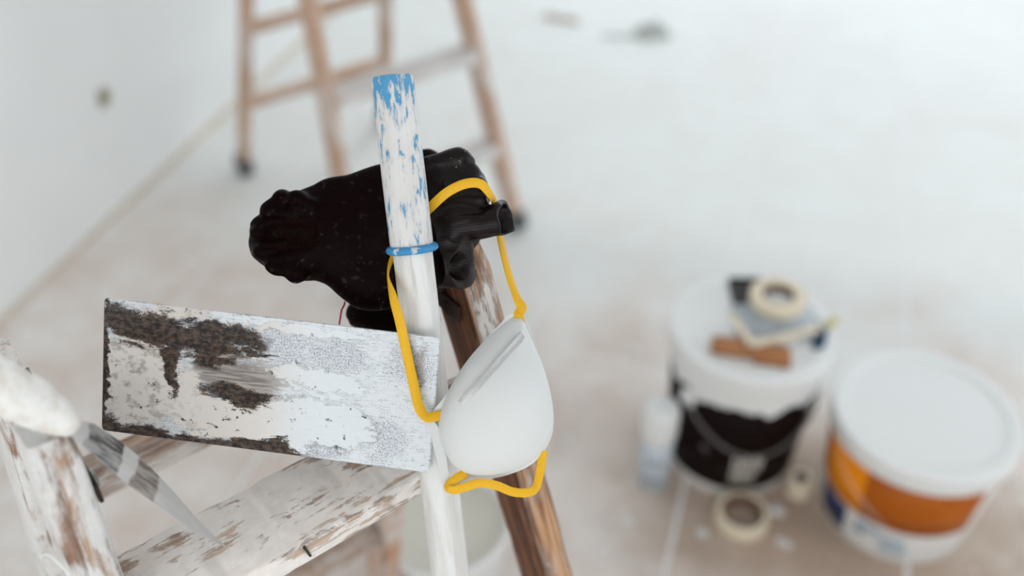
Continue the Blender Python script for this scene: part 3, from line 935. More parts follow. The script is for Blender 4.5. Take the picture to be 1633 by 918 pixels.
def glove_two():
    h = 2.4
    x0, y0, z0 = -140, -190, -165
    G = grid(x0, 110, y0, 160, z0, -10, h)
    n1, n2 = value_noise(*G, 40, 21), value_noise(*G, 40, 22)
    W = [G[0] + 5 * n1, G[1] + 5 * n2, G[2]]
    d = sd_cone(W, (-78, -140, -104), (20, -152, -104), 28, 34, 0.8)
    d = smin(d, sd_cone(W, (0, -140, -106), (20, 20, -114), 44, 46, 0.55), 14)
    d = smin(d, sd_cone(W, (20, 20, -114), (32, 116, -104), 42, 24, 0.7), 14)
    d = smin(d, sd_cone(W, (-66, -142, -94), (-30, -122, -96), 25, 24, 0.8), 8)
    d = smax(d, -sd_cone(G, (-74, -178, -70), (-40, -110, -66), 7, 7), 8)
    s = np.abs(value_noise(G[0] + 9 * n1, G[1] + 9 * n2, G[2], 18, 25))
    d = d + 3.5 * (0.35 - s) * np.clip(1 - np.abs(d) / 18, 0, 1)
    d = np.maximum(d, -pole_local(G, 14.0))
    d = np.maximum(d, -rail_local(G, 1.6))
    inv = GM.inverted()
    q = [np.array(inv @ NP(nxs(1.105) - 0.019, sg * nys(1.105), 1.105)) / GS for sg in (-1.6, 1.6)]
    d = np.maximum(d, -sd_cone(G, q[0], q[1], 0.015 / GS, 0.015 / GS))
    return surface_nets(d, (x0, y0, z0), h), None
(gv2, gf2), _ = glove_two()
glove_b = glove_object('work_glove', gv2, gf2, 'second black glove tucked behind, red hem thread hanging by the trowel')
k = NT('red_hem_thread'); M['thread'] = k.out(srgb(190, 30, 66), 0.7)
th = [pix(550, 481, 0.812), pix(549, 486, 0.810), pix(545, 494, 0.808), pix(543, 505, 0.807), pix(541, 518, 0.806)]
link('hem_thread', tube_mesh('hem_thread', [Vector(q) for q in catmull(th, 5)], 0.0007, 6), M['thread'], glove_b)['label'] = 'dark red hem thread'

# ------------------------------------------------------------------ dust mask
def dust_mask():
    D0 = 0.757
    DX = lambda x: D0 + 0.00008 * (x - 700)
    ring = [(832, 506), (846, 536), (862, 575), (875, 617), (881, 655), (879, 687), (867, 713), (845, 736), (812, 750), (778, 757), (745, 754), (723, 741), (708, 716), (700, 688), (701, 663), (709, 638), (722, 610), (741, 580), (766, 550), (794, 524), (816, 508)]
    C = Vector((786, 640))
    nrm = (-FWD * 0.93 + RIGHT * 0.16 - UP * 0.10).normalized()
    root = thing('dust_mask', pix(C.x, C.y, D0), 'white moulded dust mask hanging by yellow straps beside the trowel', 'mask')
    cl = catmull([(x, y) for x, y in ring] + [ring[0]], 5)[:-1]
    base = [pix(x, y, DX(x)) for x, y in cl]
    c0 = pix(C.x, C.y, DX(C.x))
    n = len(base)
    off = [b - c0 for b in base]
    # towards the crown the outline rounds off
    def ell(b):
        a = math.atan2(b.dot(UP), b.dot(RIGHT))
        q = a - math.radians(62)
        L = 1 / math.sqrt((math.cos(q) / 0.056) ** 2 + (math.sin(q) / 0.044) ** 2)
        return b * (L / b.length)
    rnd = [ell(b) for b in off]
    def at_r(i, r):
        s_ = r ** 5
        return off[i] * (r * s_) + rnd[i] * (r * (1 - s_))
    Hd = 0.043
    hgt = lambda r: Hd * (max(0.0, 1 - r ** 2.3)) ** 0.62
    NR = 26
    v, f = [], []
    for k in range(NR + 1):
        r = math.sin(math.pi / 2 * (1 - k / NR)) if k < NR else 0.0
        for i_ in range(n):
            v.append(c0 + at_r(i_, r) + nrm * hgt(r))
    for k in range(NR):
        for i in range(n):
            j = (i + 1) % n
            f.append((k * n + i, k * n + j, k * n + n + j, k * n + n + i))
    # inner skin 1.2 mm behind
    o = len(v)
    for k in range(NR + 1):
        r = math.sin(math.pi / 2 * (1 - k / NR)) if k < NR else 0.0
        for i_ in range(n):
            v.append(c0 + at_r(i_, r) * 0.985 + nrm * (hgt(r) * 0.965 - 0.0006))
    for k in range(NR):
        for i in range(n):
            j = (i + 1) % n
            f.append((o + k * n + i, o + k * n + n + i, o + k * n + n + j, o + k * n + j))
    for i in range(n):
        j = (i + 1) % n
        f.append((i, o + i, o + j, j))
    kk = NT('white_filter_felt')
    fb = kk.noise(kk.coord((900, 900, 900)), 1.0, 4, 0.6)
    mat = kk.out(kk.mix(fb, (0.70, 0.715, 0.705), (0.77, 0.78, 0.77)), 0.85, 0, kk.bump(fb, 0.12, 0.0004), 0.15)
    link('shell', fix(mesh('shell', v, f)), mat, root, None, True)
    # welded flange with tabs at both ends of the nose edge and along the left side
    outl = [(834, 498), (848, 530), (863, 572), (876, 616), (883, 656), (881, 690), (868, 718), (846, 741), (812, 756), (778, 763), (742, 764), (716, 790), (704, 772), (700, 745), (692, 715), (686, 690), (676, 672), (690, 655), (712, 628), (728, 600), (748, 573), (770, 545), (796, 518), (812, 502)]
    oc = catmull(outl + [outl[0]], 5)[:-1]
    ob = [pix(x, y, DX(x) + 0.0010) for x, y in oc]
    m2 = len(ob)
    v, f = [], []
    for z in (0.0007, -0.0007):
        for b in ob: v.append(b - FWD * z)
        for b in ob: v.append(c0 + (b - c0) * 0.86 - FWD * z)
    for i in range(m2):
        j = (i + 1) % m2
        f += [(i, j, m2 + j, m2 + i), (2 * m2 + i, 3 * m2 + i, 3 * m2 + j, 2 * m2 + j), (i, 2 * m2 + i, 2 * m2 + j, j), (m2 + i, m2 + j, 3 * m2 + j, 3 * m2 + i)]
    link('flange', fix(mesh('flange', v, f)), mat, root, None, False)
    # height of the shell at a bearing, for what lies on it
    def on_shell(px, py, lift):
        a = pix(px, py, DX(px)) - c0
        ang = math.atan2(a.dot(UP), a.dot(RIGHT))
        i = min(range(n), key=lambda q: abs((math.atan2(off[q].dot(UP), off[q].dot(RIGHT)) - ang + math.pi) % (2 * math.pi) - math.pi))
        lo_, hi_ = 0.0, 1.0
        for _ in range(30):
            mid = (lo_ + hi_) / 2
            if at_r(i, mid).length < a.length: lo_ = mid
            else: hi_ = mid
        return c0 + a + nrm * (hgt(min(lo_, 0.999)) + lift)
    # bearings below are those of the shell's plan; bulging moves them slightly
    pts = [on_shell(727 + (827 - 727) * t, 628 + (528 - 628) * t - 5 * math.sin(math.pi * t), 0.0014) for t in [i / 14 for i in range(15)]]
    v, f = [], []
    for i, p in enumerate(pts):
        t = (pts[min(i + 1, 14)] - pts[max(i - 1, 0)]).normalized()
        side = t.cross(nrm).normalized()
        wdt = 0.0036 * (0.75 if i in (0, 14) else 1)
        up = side.cross(t).normalized()
        if up.dot(nrm) < 0: up = -up
        for a, b in ((1, 0), (0.7, 1), (0.15, 0.6), (-0.15, 0.6), (-0.7, 1), (-1, 0), (0, -0.8)):
            v.append(p + side * (a * wdt) + up * (b * 0.0007))
    for i in range(14):
        for q in range(7):
            f.append((i * 7 + q, i * 7 + (q + 1) % 7, i * 7 + 7 + (q + 1) % 7, i * 7 + 7 + q))
    f.append(tuple(range(7))); f.append(tuple(14 * 7 + q for q in range(7)))
    k2 = NT('matt_aluminium_nose_clip')
    s = k2.noise(k2.coord((500, 500, 500)), 1.0, 4, 0.6)
    al = k2.out(k2.mix(s, (0.40, 0.40, 0.39), (0.62, 0.62, 0.61)), 0.45, 0.35, k2.bump(s, 0.2, 0.0004), 0.5)
    c = link('nose_clip', fix(mesh('nose_clip', v, f)), al, root, None, False)
    c['label'] = 'grey aluminium nose clip'
    # elastic straps
    k3 = NT('yellow_elastic')
    wv = k3.noise(k3.coord((700, 700, 700)), 1.0, 3, 0.6)
    ye = k3.out(k3.mix(wv, srgb(228, 168, 20), srgb(248, 196, 48)), 0.6, 0, k3.bump(wv, 0.3, 0.0004), 0.3)
    s1 = link('upper_strap', ribbon_mesh('upper_strap', UP_KNOTS, 0.0075, 0.0011, 8), ye, root)
    smooth_by_angle(s1, 50)
    lo_knots = [(744, 755, 0.7570, 0), (733, 759, 0.7550, 20), (722, 767, 0.7540, 15), (714, 777, 0.7530, 30), (724, 781, 0.7515, 15), (742, 776, 0.7510, 0), (766, 770, 0.7520, 0), (792, 774, 0.7540, 0), (818, 784, 0.7560, 0), (842, 785, 0.7600, 0), (854, 778, 0.7650, 10), (860, 758, 0.7690, 10), (864, 735, 0.7705, 5), (866, 718, 0.7710, 0)]
    s2 = link('lower_strap', ribbon_mesh('lower_strap', lo_knots, 0.0068, 0.0011, 8), ye, root)
    smooth_by_angle(s2, 50)
    return root
mask_o = dust_mask()

# ------------------------------------------------------------------ putty knife
def putty_knife():
    a, b = pix(-70, 574, 0.598), pix(120, 682, 0.650)
    root = thing('putty_knife', b, 'long slim putty knife with plaster-caked handle lying across the near ladder', 'putty knife')
    ts = [i / 18 for i in range(19)]
    rad = [q * 1.04 for q in [0.010, 0.0135, 0.0150, 0.0155, 0.0158, 0.0160, 0.0160, 0.0160, 0.0158, 0.0155, 0.0150, 0.0146, 0.0140, 0.0132, 0.0122, 0.0112, 0.0102, 0.0092, 0.0070]]
    pts = [a + (b - a) * t for t in ts]
    hm = tube_mesh('handle', pts, rad, 28)
    for vv in hm.vertices:
        vv.co += Vector((mnoise.noise(vv.co * 60), mnoise.noise(vv.co * 60 + Vector((5, 0, 0))), mnoise.noise(vv.co * 60 + Vector((0, 9, 0))))) * 0.0016
    k = NT('plaster_caked_handle')
    n1 = k.noise(k.coord((70, 70, 70)), 1.0, 6, 0.62)
    n2 = k.noise(k.coord((120, 120, 120), (4, 4, 0)), 1.0, 4, 0.6)
    col = k.mix(k.step(n1, 0.35, 0.6), srgb(222, 215, 206), srgb(240, 239, 235))
    col = k.mix(k.math('MULTIPLY', k.step(n2, 0.66, 0.72), 0.85), col, srgb(64, 60, 56))
    link('handle', hm, k.out(col, 0.75, 0, k.bump(n1, 0.5, 0.002), 0.3), root, None, True)
    # blade: pointed leaf of spring steel, tip on the tread
    tip = pix(366, 876, 0.762)
    left = [(112, 694), (140, 716), (175, 748), (205, 772), (240, 797), (275, 822), (310, 846), (340, 862)]
    right = [(122, 668), (150, 676), (186, 700), (215, 722), (245, 750), (275, 782), (310, 822), (342, 854)]
    v, f = [], []
    def dd(px): return 0.648 + (0.762 - 0.648) * (px - 115) / (366 - 115)
    for th in (0.0005, -0.0005):
        for (lx, ly), (rx, ry) in zip(left, right):
            cx = (lx + rx) / 2
            v += [pix(lx, ly, dd(cx) - 0.006) - FWD * th, pix((lx + rx) / 2, (ly + ry) / 2, dd(cx)) - FWD * th, pix(rx, ry, dd(cx) + 0.010) - FWD * th]
        v.append(tip - FWD * th)
    m = len(left); tot = 3 * m + 1
    for s in (0, tot):
        for i in range(m - 1):
            for j in (0, 1):
                q = (s + i * 3 + j, s + i * 3 + j + 1, s + i * 3 + 4 + j, s + i * 3 + 3 + j)
                f.append(q if s == 0 else q[::-1])
        for j in (0, 1):
            f.append((s + (m - 1) * 3 + j, s + (m - 1) * 3 + j + 1, s + tot - 1))
    rim = [i * 3 for i in range(m)] + [tot - 1] + [i * 3 + 2 for i in reversed(range(m))]
    for i in range(len(rim)):
        p, q = rim[i], rim[(i + 1) % len(rim)]
        f.append((p, q, q + tot, p + tot))
    k = NT('scuffed_steel_painted_reflections')
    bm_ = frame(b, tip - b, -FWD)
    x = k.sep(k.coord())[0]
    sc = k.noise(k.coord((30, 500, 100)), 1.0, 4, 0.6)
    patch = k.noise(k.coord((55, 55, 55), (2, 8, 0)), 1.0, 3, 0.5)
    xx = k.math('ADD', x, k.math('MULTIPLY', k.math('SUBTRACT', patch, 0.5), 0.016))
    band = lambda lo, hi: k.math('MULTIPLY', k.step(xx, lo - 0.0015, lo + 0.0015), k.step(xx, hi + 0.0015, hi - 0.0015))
    b1, b2 = band(0.011, 0.047), band(0.060, 0.086)  # dark reflections painted across the scratched blade as two bands
    refl = k.math('MAXIMUM', b1, b2)
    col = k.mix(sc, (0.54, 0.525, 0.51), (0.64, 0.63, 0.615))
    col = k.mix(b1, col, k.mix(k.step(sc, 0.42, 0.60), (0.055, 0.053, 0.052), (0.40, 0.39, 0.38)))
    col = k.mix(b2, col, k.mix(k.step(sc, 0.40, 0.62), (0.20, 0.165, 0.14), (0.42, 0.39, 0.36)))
    mt = k.out(col, k.fmix(refl, 0.5, 0.4), k.fmix(refl, 0.25, 0.35), k.bump(sc, 0.1, 0.0003), 0.5)
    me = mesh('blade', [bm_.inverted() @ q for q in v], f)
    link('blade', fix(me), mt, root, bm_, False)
    return root
knife = putty_knife()

# loose string caught on the left rail, and a nail slit in the tread
st = [pix(64, 886, 0.672), pix(78, 884, 0.667), pix(92, 896, 0.667), pix(106, 910, 0.671), pix(118, 930, 0.676)]
s_o = link('plaster_string', tube_mesh('plaster_string', [Vector(q) for q in catmull(st, 6)], 0.0011, 8), M['white_plastic'], None)
tag(s_o, 'short white string stuck across the left ladder rail', 'string')

# ------------------------------------------------------------------ buckets
def decal(name, prof, a0, a1, mat, parent, mw, n=24):
    o = link(name, lathe_mesh(name, prof, n, False, a0, a1), mat, parent, mw)
    so = o.modifiers.new('thick', 'SOLIDIFY'); so.thickness = 0.0008; so.offset = 1
    smooth_by_angle(o, 60)
    return o
TO_CAM = lambda p: math.atan2(-p.y, -p.x)
def bucket(label, p, h, rb, rt, skirt, lid_top=True):
    root = thing('bucket', p, label, 'bucket')
    mw = Matrix.Translation(p)
    rr = lambda z: rb + (rt - rb) * z / h
    prof = [(0, 0.004), (rb - 0.012, 0.004), (rb - 0.008, 0.0), (rb - 0.002, 0.0), (rb, 0.004), (rr(h - .01), h - .008), (rr(h) - .004, h - .006), (0, h - .006)]
    smooth_by_angle(link('body', lathe_mesh('body', prof, 64), M['white_plastic'], root, mw), 40)
    R = rt + 0.006
    lp = [(0, h - .002), (rt - 0.022, h - .002), (rt - 0.018, h + .003), (R - 0.003, h + .003), (R, h), (R, h - skirt * 0.45), (R - 0.002, h - skirt * 0.5), (R - 0.005, h - skirt * 0.5), (R - 0.005, h - .005), (0, h - .005)]
    smooth_by_angle(link('lid', lathe_mesh('lid', lp, 64), M['white_plastic'], root, mw), 40)
    return root, mw, rr
def label_mat(name, c0, c1, sc=25):
    return plain(name, c0, 0.4, 0, 0.5, sc, 0.15, 0.03)
pk = Vector((0.472, 1.472, 0))
bk, bkm, brr = bucket('white bucket with black label, tools on its lid', pk, 0.360, 0.131, 0.154, 0.085)
k = NT('black_printed_label')
n1 = k.noise(k.coord((14, 14, 14)), 1.0, 5, 0.6)
sp = k.step(k.noise(k.coord((32, 32, 32), (4, 1, 7)), 1.0, 2, 0.5), 0.70, 0.75)
z = k.sep(k.coord())[2]
drip = k.step(k.math('ADD', z, k.math('MULTIPLY', k.math('SUBTRACT', k.noise(k.coord((22, 22, 5)), 1.0, 3), 0.5), 0.09)), 0.262, 0.270)
col = k.mix(n1, (0.005, 0.0018, 0.0018), (0.011, 0.005, 0.005))
col = k.mix(k.math('MULTIPLY', sp, 0.35), col, (0.5, 0.48, 0.47))
col = k.mix(drip, col, (0.76, 0.76, 0.75))
M['black_label'] = k.out(col, 0.6, 0, None, 0.07)
ac = TO_CAM(pk)
e = 0.0008
decal('label', [(brr(z) + e, z) for z in (0.030, 0.1, 0.18, 0.275)], ac - 1.75, ac + 1.42, M['black_label'], bk, bkm, 40)
k = NT('grey_print'); M['grey_print'] = k.out(srgb(196, 192, 184), 0.5)
k = NT('dim_grey_print'); M['dim_print'] = k.out(srgb(146, 142, 136), 0.5)
lb0 = ac + 0.10
decal('label_print', [(brr(z) + 2.0 * e, z) for z in (0.048, 0.090)], lb0, lb0 + 0.38, M['dim_print'], bk, bkm, 10)
for q in range(6):
    a = lb0 + 0.01 + q * 0.075
    decal('letter', [(brr(z) + 2.0 * e, z) for z in (0.094, 0.136 - 0.006 * (q % 2))], a, a + (0.055 if q % 3 else 0.04), M['grey_print'], bk, bkm, 3)
decal('letter', [(brr(z) + 2.0 * e, z) for z in (0.092, 0.100)], lb0, lb0 + 0.44, M['grey_print'], bk, bkm, 10)
# bail handle hanging down the front with white ears
for s in (-1, 1):
    a = ac + (1.42 if s > 0 else -0.66)
    d = Vector((math.cos(a), math.sin(a), 0))
    r = brr(0.255)
    ear = link('handle_ear', box_mesh('handle_ear', 0.010, 0.034, 0.034, 0.004), M['white_plastic'], bk, frame(pk + d * (r + 0.006) + Vector((0, 0, 0.252)), d, Vector((0, 0, 1))))
hp = []
for i in range(25):
    t = i / 24
    a = ac - 0.66 + 2.08 * t
    dz = 0.250 - 0.100 * math.sin(math.pi * t) ** 0.9
    r = brr(dz) + 0.010
    hp.append(pk + Vector((math.cos(a) * r, math.sin(a) * r, dz)))
k = NT('grey_wire'); M['wire'] = k.out((0.16, 0.145, 0.14), 0.45, 0.3)
smooth_by_angle(link('bail_handle', tube_mesh('bail_handle', hp, 0.0032, 8), M['wire'], bk), 60)

po = Vector((0.788, 1.322, 0))
ob_, obm, orr = bucket('white bucket with orange label band and plain white lid', po, 0.277, 0.145, 0.168, 0.080)
k = NT('orange_printed_band')
n1 = k.noise(k.coord((9, 9, 9)), 1.0, 4, 0.6)
ang = k.n('ShaderNodeMath', operation='ARCTAN2')
xyz = k.sep(k.coord()); k.put(ang.inputs[0], xyz[1]); k.put(ang.inputs[1], xyz[0])
ao = TO_CAM(po)
seam = k.step(ang.outputs[0], ao - 0.36, ao - 0.33)
st_ = k.math('ABSOLUTE', k.math('ADD', k.math('SUBTRACT', ang.outputs[0], ao - 0.42), k.math('MULTIPLY', k.math('SUBTRACT', xyz[2], 0.15), 9.0)))
streak = k.math('MULTIPLY', k.step(k.math('ADD', st_, k.math('MULTIPLY', n1, 0.12)), 0.17, 0.08), 0.35)
col = k.mix(seam, srgb(240, 142, 2), srgb(172, 88, 10))
col = k.mix(k.math('MULTIPLY', k.step(n1, 0.50, 0.75), 0.35), col, srgb(226, 132, 40))
col = k.mix(streak, col, srgb(230, 214, 196))
M['orange'] = k.out(col, 0.45, 0, None, 0.2)
decal('label_band', [(orr(z) + e, z) for z in (0.098, 0.15, 0.232)], ao - 1.9, ao + 1.05, M['orange'], ob_, obm, 44)
k = NT('navy_print'); M['navy'] = k.out(k.mix(k.noise(k.coord((40, 40, 40)), 1, 3), srgb(20, 32, 70), srgb(40, 56, 104)), 0.45)
k = NT('pale_blue_print'); M['pale_blue'] = k.out(srgb(160, 178, 190), 0.5)
decal('badge', [(orr(z) + e, z) for z in (0.016, 0.090)], ao - 1.02, ao - 0.50, M['navy'], ob_, obm, 12)
for (a, b_, z0, z1) in ((-0.34, -0.02, 0.066, 0.084), (-0.34, -0.20, 0.046, 0.064), (-0.01, 0.30, 0.058, 0.074), (0.02, 0.36, 0.028, 0.046)):
    decal('lettering', [(orr(z) + e, z) for z in (z0, z1)], ao + a, ao + b_, M['pale_blue'], ob_, obm, 8)

# bucket of mixed filler under the near ladder
pm_ = on_floor(702, 822, 0.22); pm_.z = 0
mb = thing('mixing_bucket', pm_, 'open white bucket of filler on the floor under the near ladder', 'bucket')
mbm = Matrix.Translation(pm_)
prof = [(0, 0.0), (0.098, 0.0), (0.102, 0.004), (0.124, 0.208), (0.129, 0.210), (0.130, 0.216), (0.128, 0.220), (0.121, 0.220), (0.119, 0.214), (0.105, 0.04), (0, 0.04)]
smooth_by_angle(link('body', lathe_mesh('body', prof, 56), M['white_plastic'], mb, mbm), 45)
M['filler'] = plain('wet_grey_filler', srgb(216, 213, 201), 0.6, 0, 0.4, 12, 0.06, 0.3, 0.004)
smooth_by_angle(link('filler', lathe_mesh('filler', [(0, 0.187), (0.06, 0.185), (0.1165, 0.188), (0.1165, 0.180), (0, 0.180)], 40), M['filler'], mb, mbm), 45)

# ------------------------------------------------------------------ things on the lid of the black-labelled bucket
LZ = 0.360 - 0.002
def lid(px, py, h=0.0):
    q = on_floor(px, py, LZ + h); return Vector((q.x, q.y, LZ + h))
k = NT('cream_masking_tape')
n1 = k.noise(k.coord((60, 60, 200)), 1, 4)
M['tape'] = k.out(k.mix(n1, srgb(222, 208, 180), srgb(238, 228, 206)), 0.7, 0, k.bump(n1, 0.1, 0.001), 0.3)
M['core'] = plain('brown_card_core', srgb(120, 92, 76), 0.8, 0, 0.2, 60, 0.15)
def tape_roll(loc, ro, ri, hh, label, rot=None):
    root = thing('tape_roll', loc, label, 'tape')
    mw = Matrix.Translation(loc) @ (rot if rot is not None else Matrix.Identity(4))
    b = 0.0015
    smooth_by_angle(link('tape', lathe_mesh('tape', [(ri + .002, 0), (ro - b, 0), (ro, b), (ro, hh - b), (ro - b, hh), (ri + .002, hh)], 44, True), M['tape'], root, mw), 40)
    smooth_by_angle(link('core', lathe_mesh('core', [(ri, 0.0005), (ri + .002, 0.0005), (ri + .002, hh - .0005), (ri, hh - .0005)], 36, True), M['core'], root, mw), 40)
    return root
# the wooden float block, lying nearest
def wood_block():
    a, b = lid(1134, 548, 0.012), lid(1258, 566, 0.012)
    root = thing('sanding_block', (a + b) / 2 - Vector((0, 0, 0.012)), 'brown wooden block lying at the front of the bucket lid', 'block')
    k = NT('warm_brown_wood')
    g_ = k.noise(k.coord((6, 70, 70)), 1.0, 5, 0.6)
    M['brown'] = k.out(k.mix(k.step(g_, 0.35, 0.65), srgb(132, 86, 52), srgb(184, 126, 80)), 0.6, 0, k.bump(g_, 0.2, 0.001), 0.4)
    d = b - a
    link('grip', bar_mesh('grip', d.length, 0.036, 0.024, 0.006, 10, 0.0, 3, 0.15), M['brown'], root, frame(a, d, Vector((0, 0, 1))))
    link('sole', bar_mesh('sole', d.length * 0.46, 0.038, 0.012, 0.002, 6, 0.0, 3), M['brown'], root, frame(a + d * 0.55 + Vector((0.001, -0.008, -0.0055)), d, Vector((0, 0, 1))))
    return root
wood_block()
# crumpled grey foil sheet
def crumple(name, center, rx, ry, hz, ang, mat, seed, n=26, amp=1.0):
    v, f = [], []
    for i in range(n + 1):
        for j in range(n + 1):
            x, y = (i / n - .5) * 2, (j / n - .5) * 2
            e_ = max(0, 1 - max(abs(x), abs(y)) ** 4)
            q = Vector((x * 3 + seed, y * 3, seed * .5))
            z_ = hz * (0.15 + 0.85 * e_) * (0.45 + 0.9 * abs(mnoise.noise(q)) + 0.5 * abs(mnoise.noise(q * 2.3))) * amp
            xx = x * rx * (1 + 0.16 * mnoise.noise(Vector((y * 2, seed, 3))))
            yy = y * ry * (1 + 0.16 * mnoise.noise(Vector((x * 2, seed, 8))))
            c_, s_ = math.cos(ang), math.sin(ang)
            v.append((xx * c_ - yy * s_, xx * s_ + yy * c_, z_))
    for i in range(n):
        for j in range(n):
            a = i * (n + 1) + j
            f.append((a, a + n + 1, a + n + 2, a + 1))
    # underside lies flat
    o0 = len(v)
    v += [(p[0], p[1], 0.0) for p in v[:o0]]
    for i in range(n):
        for j in range(n):
            a = o0 + i * (n + 1) + j
            f.append((a, a + 1, a + n + 2, a + n + 1))
    N_ = n + 1
    ring = [i * N_ for i in range(N_)] + [n * N_ + j for j in range(1, N_)] + [i * N_ + n for i in reversed(range(n))] + [j for j in reversed(range(1, n))]
    for i in range(len(ring)):
        p, q = ring[i], ring[(i + 1) % len(ring)]
        f.append((p, q, q + o0, p + o0))
    return link(name, fix(mesh(name, v, f)), mat, None, Matrix.Translation(center))
k = NT('silver_grey_foil')
n1 = k.noise(k.coord((40, 40, 40)), 1, 4)
M['foil'] = k.out(k.mix(n1, srgb(130, 138, 146), srgb(216, 224, 230)), 0.4, 0.3, None, 0.5)
fo = crumple('foil_bag', lid(1236, 514), 0.082, 0.046, 0.020, -0.05, M['foil'], 3.3)
tag(fo, 'crumpled silver-grey foil bag under the tape roll on the bucket lid', 'bag')
M['cloth_blue'] = plain('blue_grey_cloth', srgb(58, 88, 116), 0.8, 0, 0.2, 40, 0.4)
cb = crumple('blue_rag', lid(1307, 542), 0.012, 0.030, 0.020, -0.35, M['cloth_blue'], 8.1, 12)
tag(cb, 'small dark blue rag at the right end of the foil bag', 'rag')
M['cream'] = plain('cream_card', srgb(226, 214, 188), 0.7, 0, 0.3, 40, 0.05)
# folded card edge, a V open to the back, laid over the block
va, vb_, vc = lid(1166, 500, 0.024), lid(1199, 549, 0.030), lid(1306, 524, 0.022)
card = thing('folded_card', (va + vb_ + vc) / 3, 'cream folded strip of card laid over the foil and wooden block', 'card')
for q0, q1 in ((va, vb_), (vb_, vc)):
    link('strip', bar_mesh('strip', (q1 - q0).length, 0.015, 0.005, 0.001, 1), M['cream'], card, frame(q0, q1 - q0, Vector((0, 0, 1))))
yl = link('yellow_tag', box_mesh('yellow_tag', 0.030, 0.014, 0.004, 0.001), plain('pale_yellow_plastic', srgb(206, 196, 120), 0.6), None, frame(lid(1326, 514, 0.012), Vector((0.8, 0.5, 0.3)), Vector((0, 0, 1))))
tag(yl, 'small yellowish scrap sticking out beyond the blue rag', 'scrap')
bc_ = thing('black_sandpaper', lid(1186, 464), 'dark square of sandpaper on the bucket lid behind the tape roll', 'sandpaper')
k = NT('black_grit'); gn = k.noise(k.coord((500, 500, 500)), 1, 3)
link('sheet', box_mesh('sheet', 0.072, 0.088, 0.004, 0.0008), k.out(k.mix(gn, (0.02, 0.016, 0.016), (0.06, 0.05, 0.05)), 0.8), bc_, frame(lid(1192, 464, 0.003), Vector((1, -0.02, 0)), Vector((0, 0, 1))))
tape_roll(lid(1239, 482, 0.022), 0.055, 0.030, 0.022, 'cream roll of masking tape lying on the foil on the bucket lid')

# ------------------------------------------------------------------ bottle and rolls on the floor
pb = on_floor(1040, 771)
bt = thing('spray_bottle', pb, 'white bottle with pale blue label and wide white cap beside the bucket', 'bottle')
bw = Matrix.Translation(pb)
smooth_by_angle(link('body', lathe_mesh('body', [(0, 0), (0.029, 0), (0.032, 0.004), (0.032, 0.148), (0.029, 0.160), (0.024, 0.166), (0, 0.166)], 36), M['white_plastic'], bt, bw), 40)
smooth_by_angle(link('cap', lathe_mesh('cap', [(0, 0.158), (0.0355, 0.158), (0.037, 0.162), (0.0365, 0.222), (0.033, 0.232), (0.026, 0.235), (0, 0.235)], 36), M['white_plastic'], bt, bw), 40)
k = NT('pale_blue_label'); M['bl'] = k.out(srgb(196, 206, 214), 0.5)
k = NT('grey_blue_print'); M['bl2'] = k.out(srgb(160, 166, 176), 0.5)
ab = TO_CAM(pb)
decal('label', [(0.0325, 0.010), (0.0325, 0.145)], ab - 1.5, ab + 1.5, M['bl'], bt, bw, 20)
decal('lettering', [(0.0338, 0.090), (0.0338, 0.108)], ab - 0.6, ab + 0.7, M['bl2'], bt, bw, 10)
decal('lettering', [(0.0338, 0.045), (0.0338, 0.058)], ab - 0.7, ab + 0.5, M['bl2'], bt, bw, 10)
q = on_floor(1180, 822)
dq = Vector((q.x, q.y, 0)) - pk
q = pk + dq.normalized() * max(dq.length, 0.189)
tape_roll(Vector((q.x, q.y, 0)), 0.054, 0.040, 0.030, 'cream masking tape roll on the floor in front of the bucket')
q = on_floor(1272, 783)
tape_roll(Vector((q.x, q.y, 0)), 0.027, 0.012, 0.045, 'narrow cream tape roll standing between the two labelled buckets')

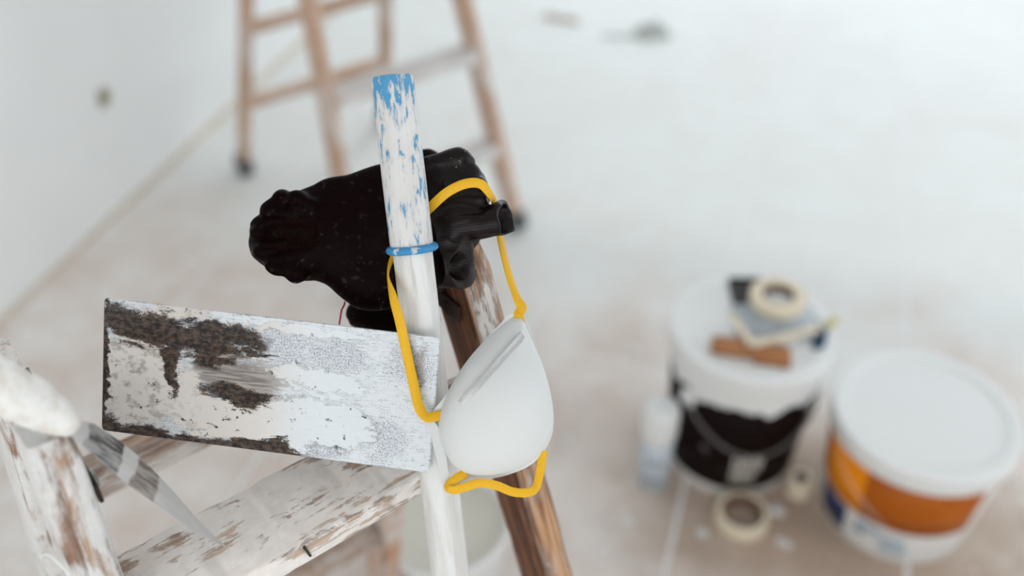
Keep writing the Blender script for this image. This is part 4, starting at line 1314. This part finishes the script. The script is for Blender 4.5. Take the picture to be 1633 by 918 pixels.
# ------------------------------------------------------------------ crumbs, offcut, rag, wall box, floor sheet
M['crumb'] = plain('white_plaster_crumb', (0.80, 0.80, 0.79), 0.85, 0, 0.2, 60, 0.08, 0.4, 0.003)
def crumb_mesh(s):
    bm = bmesh.new()
    bmesh.ops.create_icosphere(bm, subdivisions=2, radius=1.0)
    for v_ in bm.verts:
        v_.co *= 1 + 0.45 * mnoise.noise(v_.co * 1.3 + Vector((s, 0, 0)))
        v_.co.z = max(-0.30, v_.co.z * 0.6)
        v_.co.z += 0.30
    me = bpy.data.meshes.new('plaster_crumb'); bm.to_mesh(me); bm.free()
    me.materials.append(M['crumb'])
    return me
cms = [crumb_mesh(s * 3.1) for s in range(3)]
for i, (px, py, r, lab) in enumerate((
        (1240, 815, .017, 'white plaster crumb on the floor between the floor tape roll and orange-band bucket'),
        (436, 722, .012, 'white plaster crumb on the floor seen through the ladder just under the trowel'),
        (520, 868, .012, 'white plaster crumb on the floor below the ladder tread, left of its rear leg'),
        (905, 700, .012, 'white plaster crumb right of the hanging mask, lower of the two there'),
        (930, 640, .010, 'white plaster crumb right of the hanging mask, upper of the two there'),
        (1120, 850, .012, 'white plaster crumb on the floor left of the tape roll lying there'),
        (1010, 560, .012, 'white plaster crumb on open floor between the mask and the black-labelled bucket'),
        (330, 400, .012, 'white plaster crumb on the floor left of the glove cuff, by the wall'),
        (250, 466, .014, 'white plaster crumb showing just above the trowel, near its top left corner'),
        (1000, 830, .012, 'white plaster crumb on the floor below the bottle, nearer to the bottle of two'),
        (960, 880, .011, 'white plaster crumb on the floor right of the brown rail, near the bottom'),
        (1255, 868, .010, 'white plaster crumb in front of the orange-band bucket, left of its navy badge'))):
    q = on_floor(px, py)
    c_ = bpy.data.objects.new('plaster_crumb', cms[i % 3]); COL.objects.link(c_)
    c_.location = (q.x, q.y, 0); c_.scale = (r, r * 0.9, r * 0.55); c_.rotation_euler = (0, 0, i * 1.7)
    tag(c_, lab, 'plaster crumb', 'plaster crumbs on the floor')
a, b = on_floor(868, 26), on_floor(922, 36)
oc_ = link('wood_offcut', bar_mesh('wood_offcut', (b - a).length, 0.034, 0.012, 0.002, 4), plain('grey_brown_offcut', srgb(186, 176, 164), 0.8), None, frame(Vector((a.x, a.y, 0.0062)), Vector((b.x - a.x, b.y - a.y, 0)), Vector((0, 0, 1))))
tag(oc_, 'flat grey-brown wood offcut on the floor far behind the ladders', 'offcut')
q = on_floor(1040, 56)
rg = crumple('grey_rag', Vector((q.x, q.y, 0)), 0.060, 0.050, 0.050, 0.3, plain('pale_grey_cloth', srgb(190, 194, 190), 0.9), 5.7, 18)
tag(rg, 'crumpled pale grey rag on the floor far behind', 'rag')
a, b = on_floor(962, 58), on_floor(1022, 60)
rs = link('grey_stick', bar_mesh('grey_stick', (b - a).length, 0.016, 0.010, 0.002, 3), plain('pale_grey_stick', srgb(200, 204, 202), 0.8), None, frame(Vector((a.x, a.y, 0.0052)), Vector((b.x - a.x, b.y - a.y, 0)), Vector((0, 0, 1))))
tag(rs, 'thin pale stick lying beside the grey rag', 'stick')
# cable box in the left wall
r = FWD + RIGHT * ((165 - 816.5) / FPX) + UP * ((459.0 - 155) / FPX)
n_w = BX
t = (B0 - CAM.dot(BX)) / r.dot(BX)
wp = CAM + r * t
wb = thing('cable_box', wp, 'small yellowish cable box set in the white left wall', 'cable box')
wm = frame(wp, Vector((0, 0, 1)), BX)
link('ring', lathe_mesh('ring', [(0.016, 0.0003), (0.030, 0.0003), (0.029, 0.004), (0.018, 0.004)], 28, True), plain('grey_smear', srgb(176, 178, 172), 0.9), wb, wm)
link('plug', lathe_mesh('plug', [(0, 0.0003), (0.016, 0.0003), (0.014, 0.010), (0.006, 0.013), (0, 0.013)], 20), plain('olive_foam', srgb(158, 150, 104), 0.8), wb, wm)
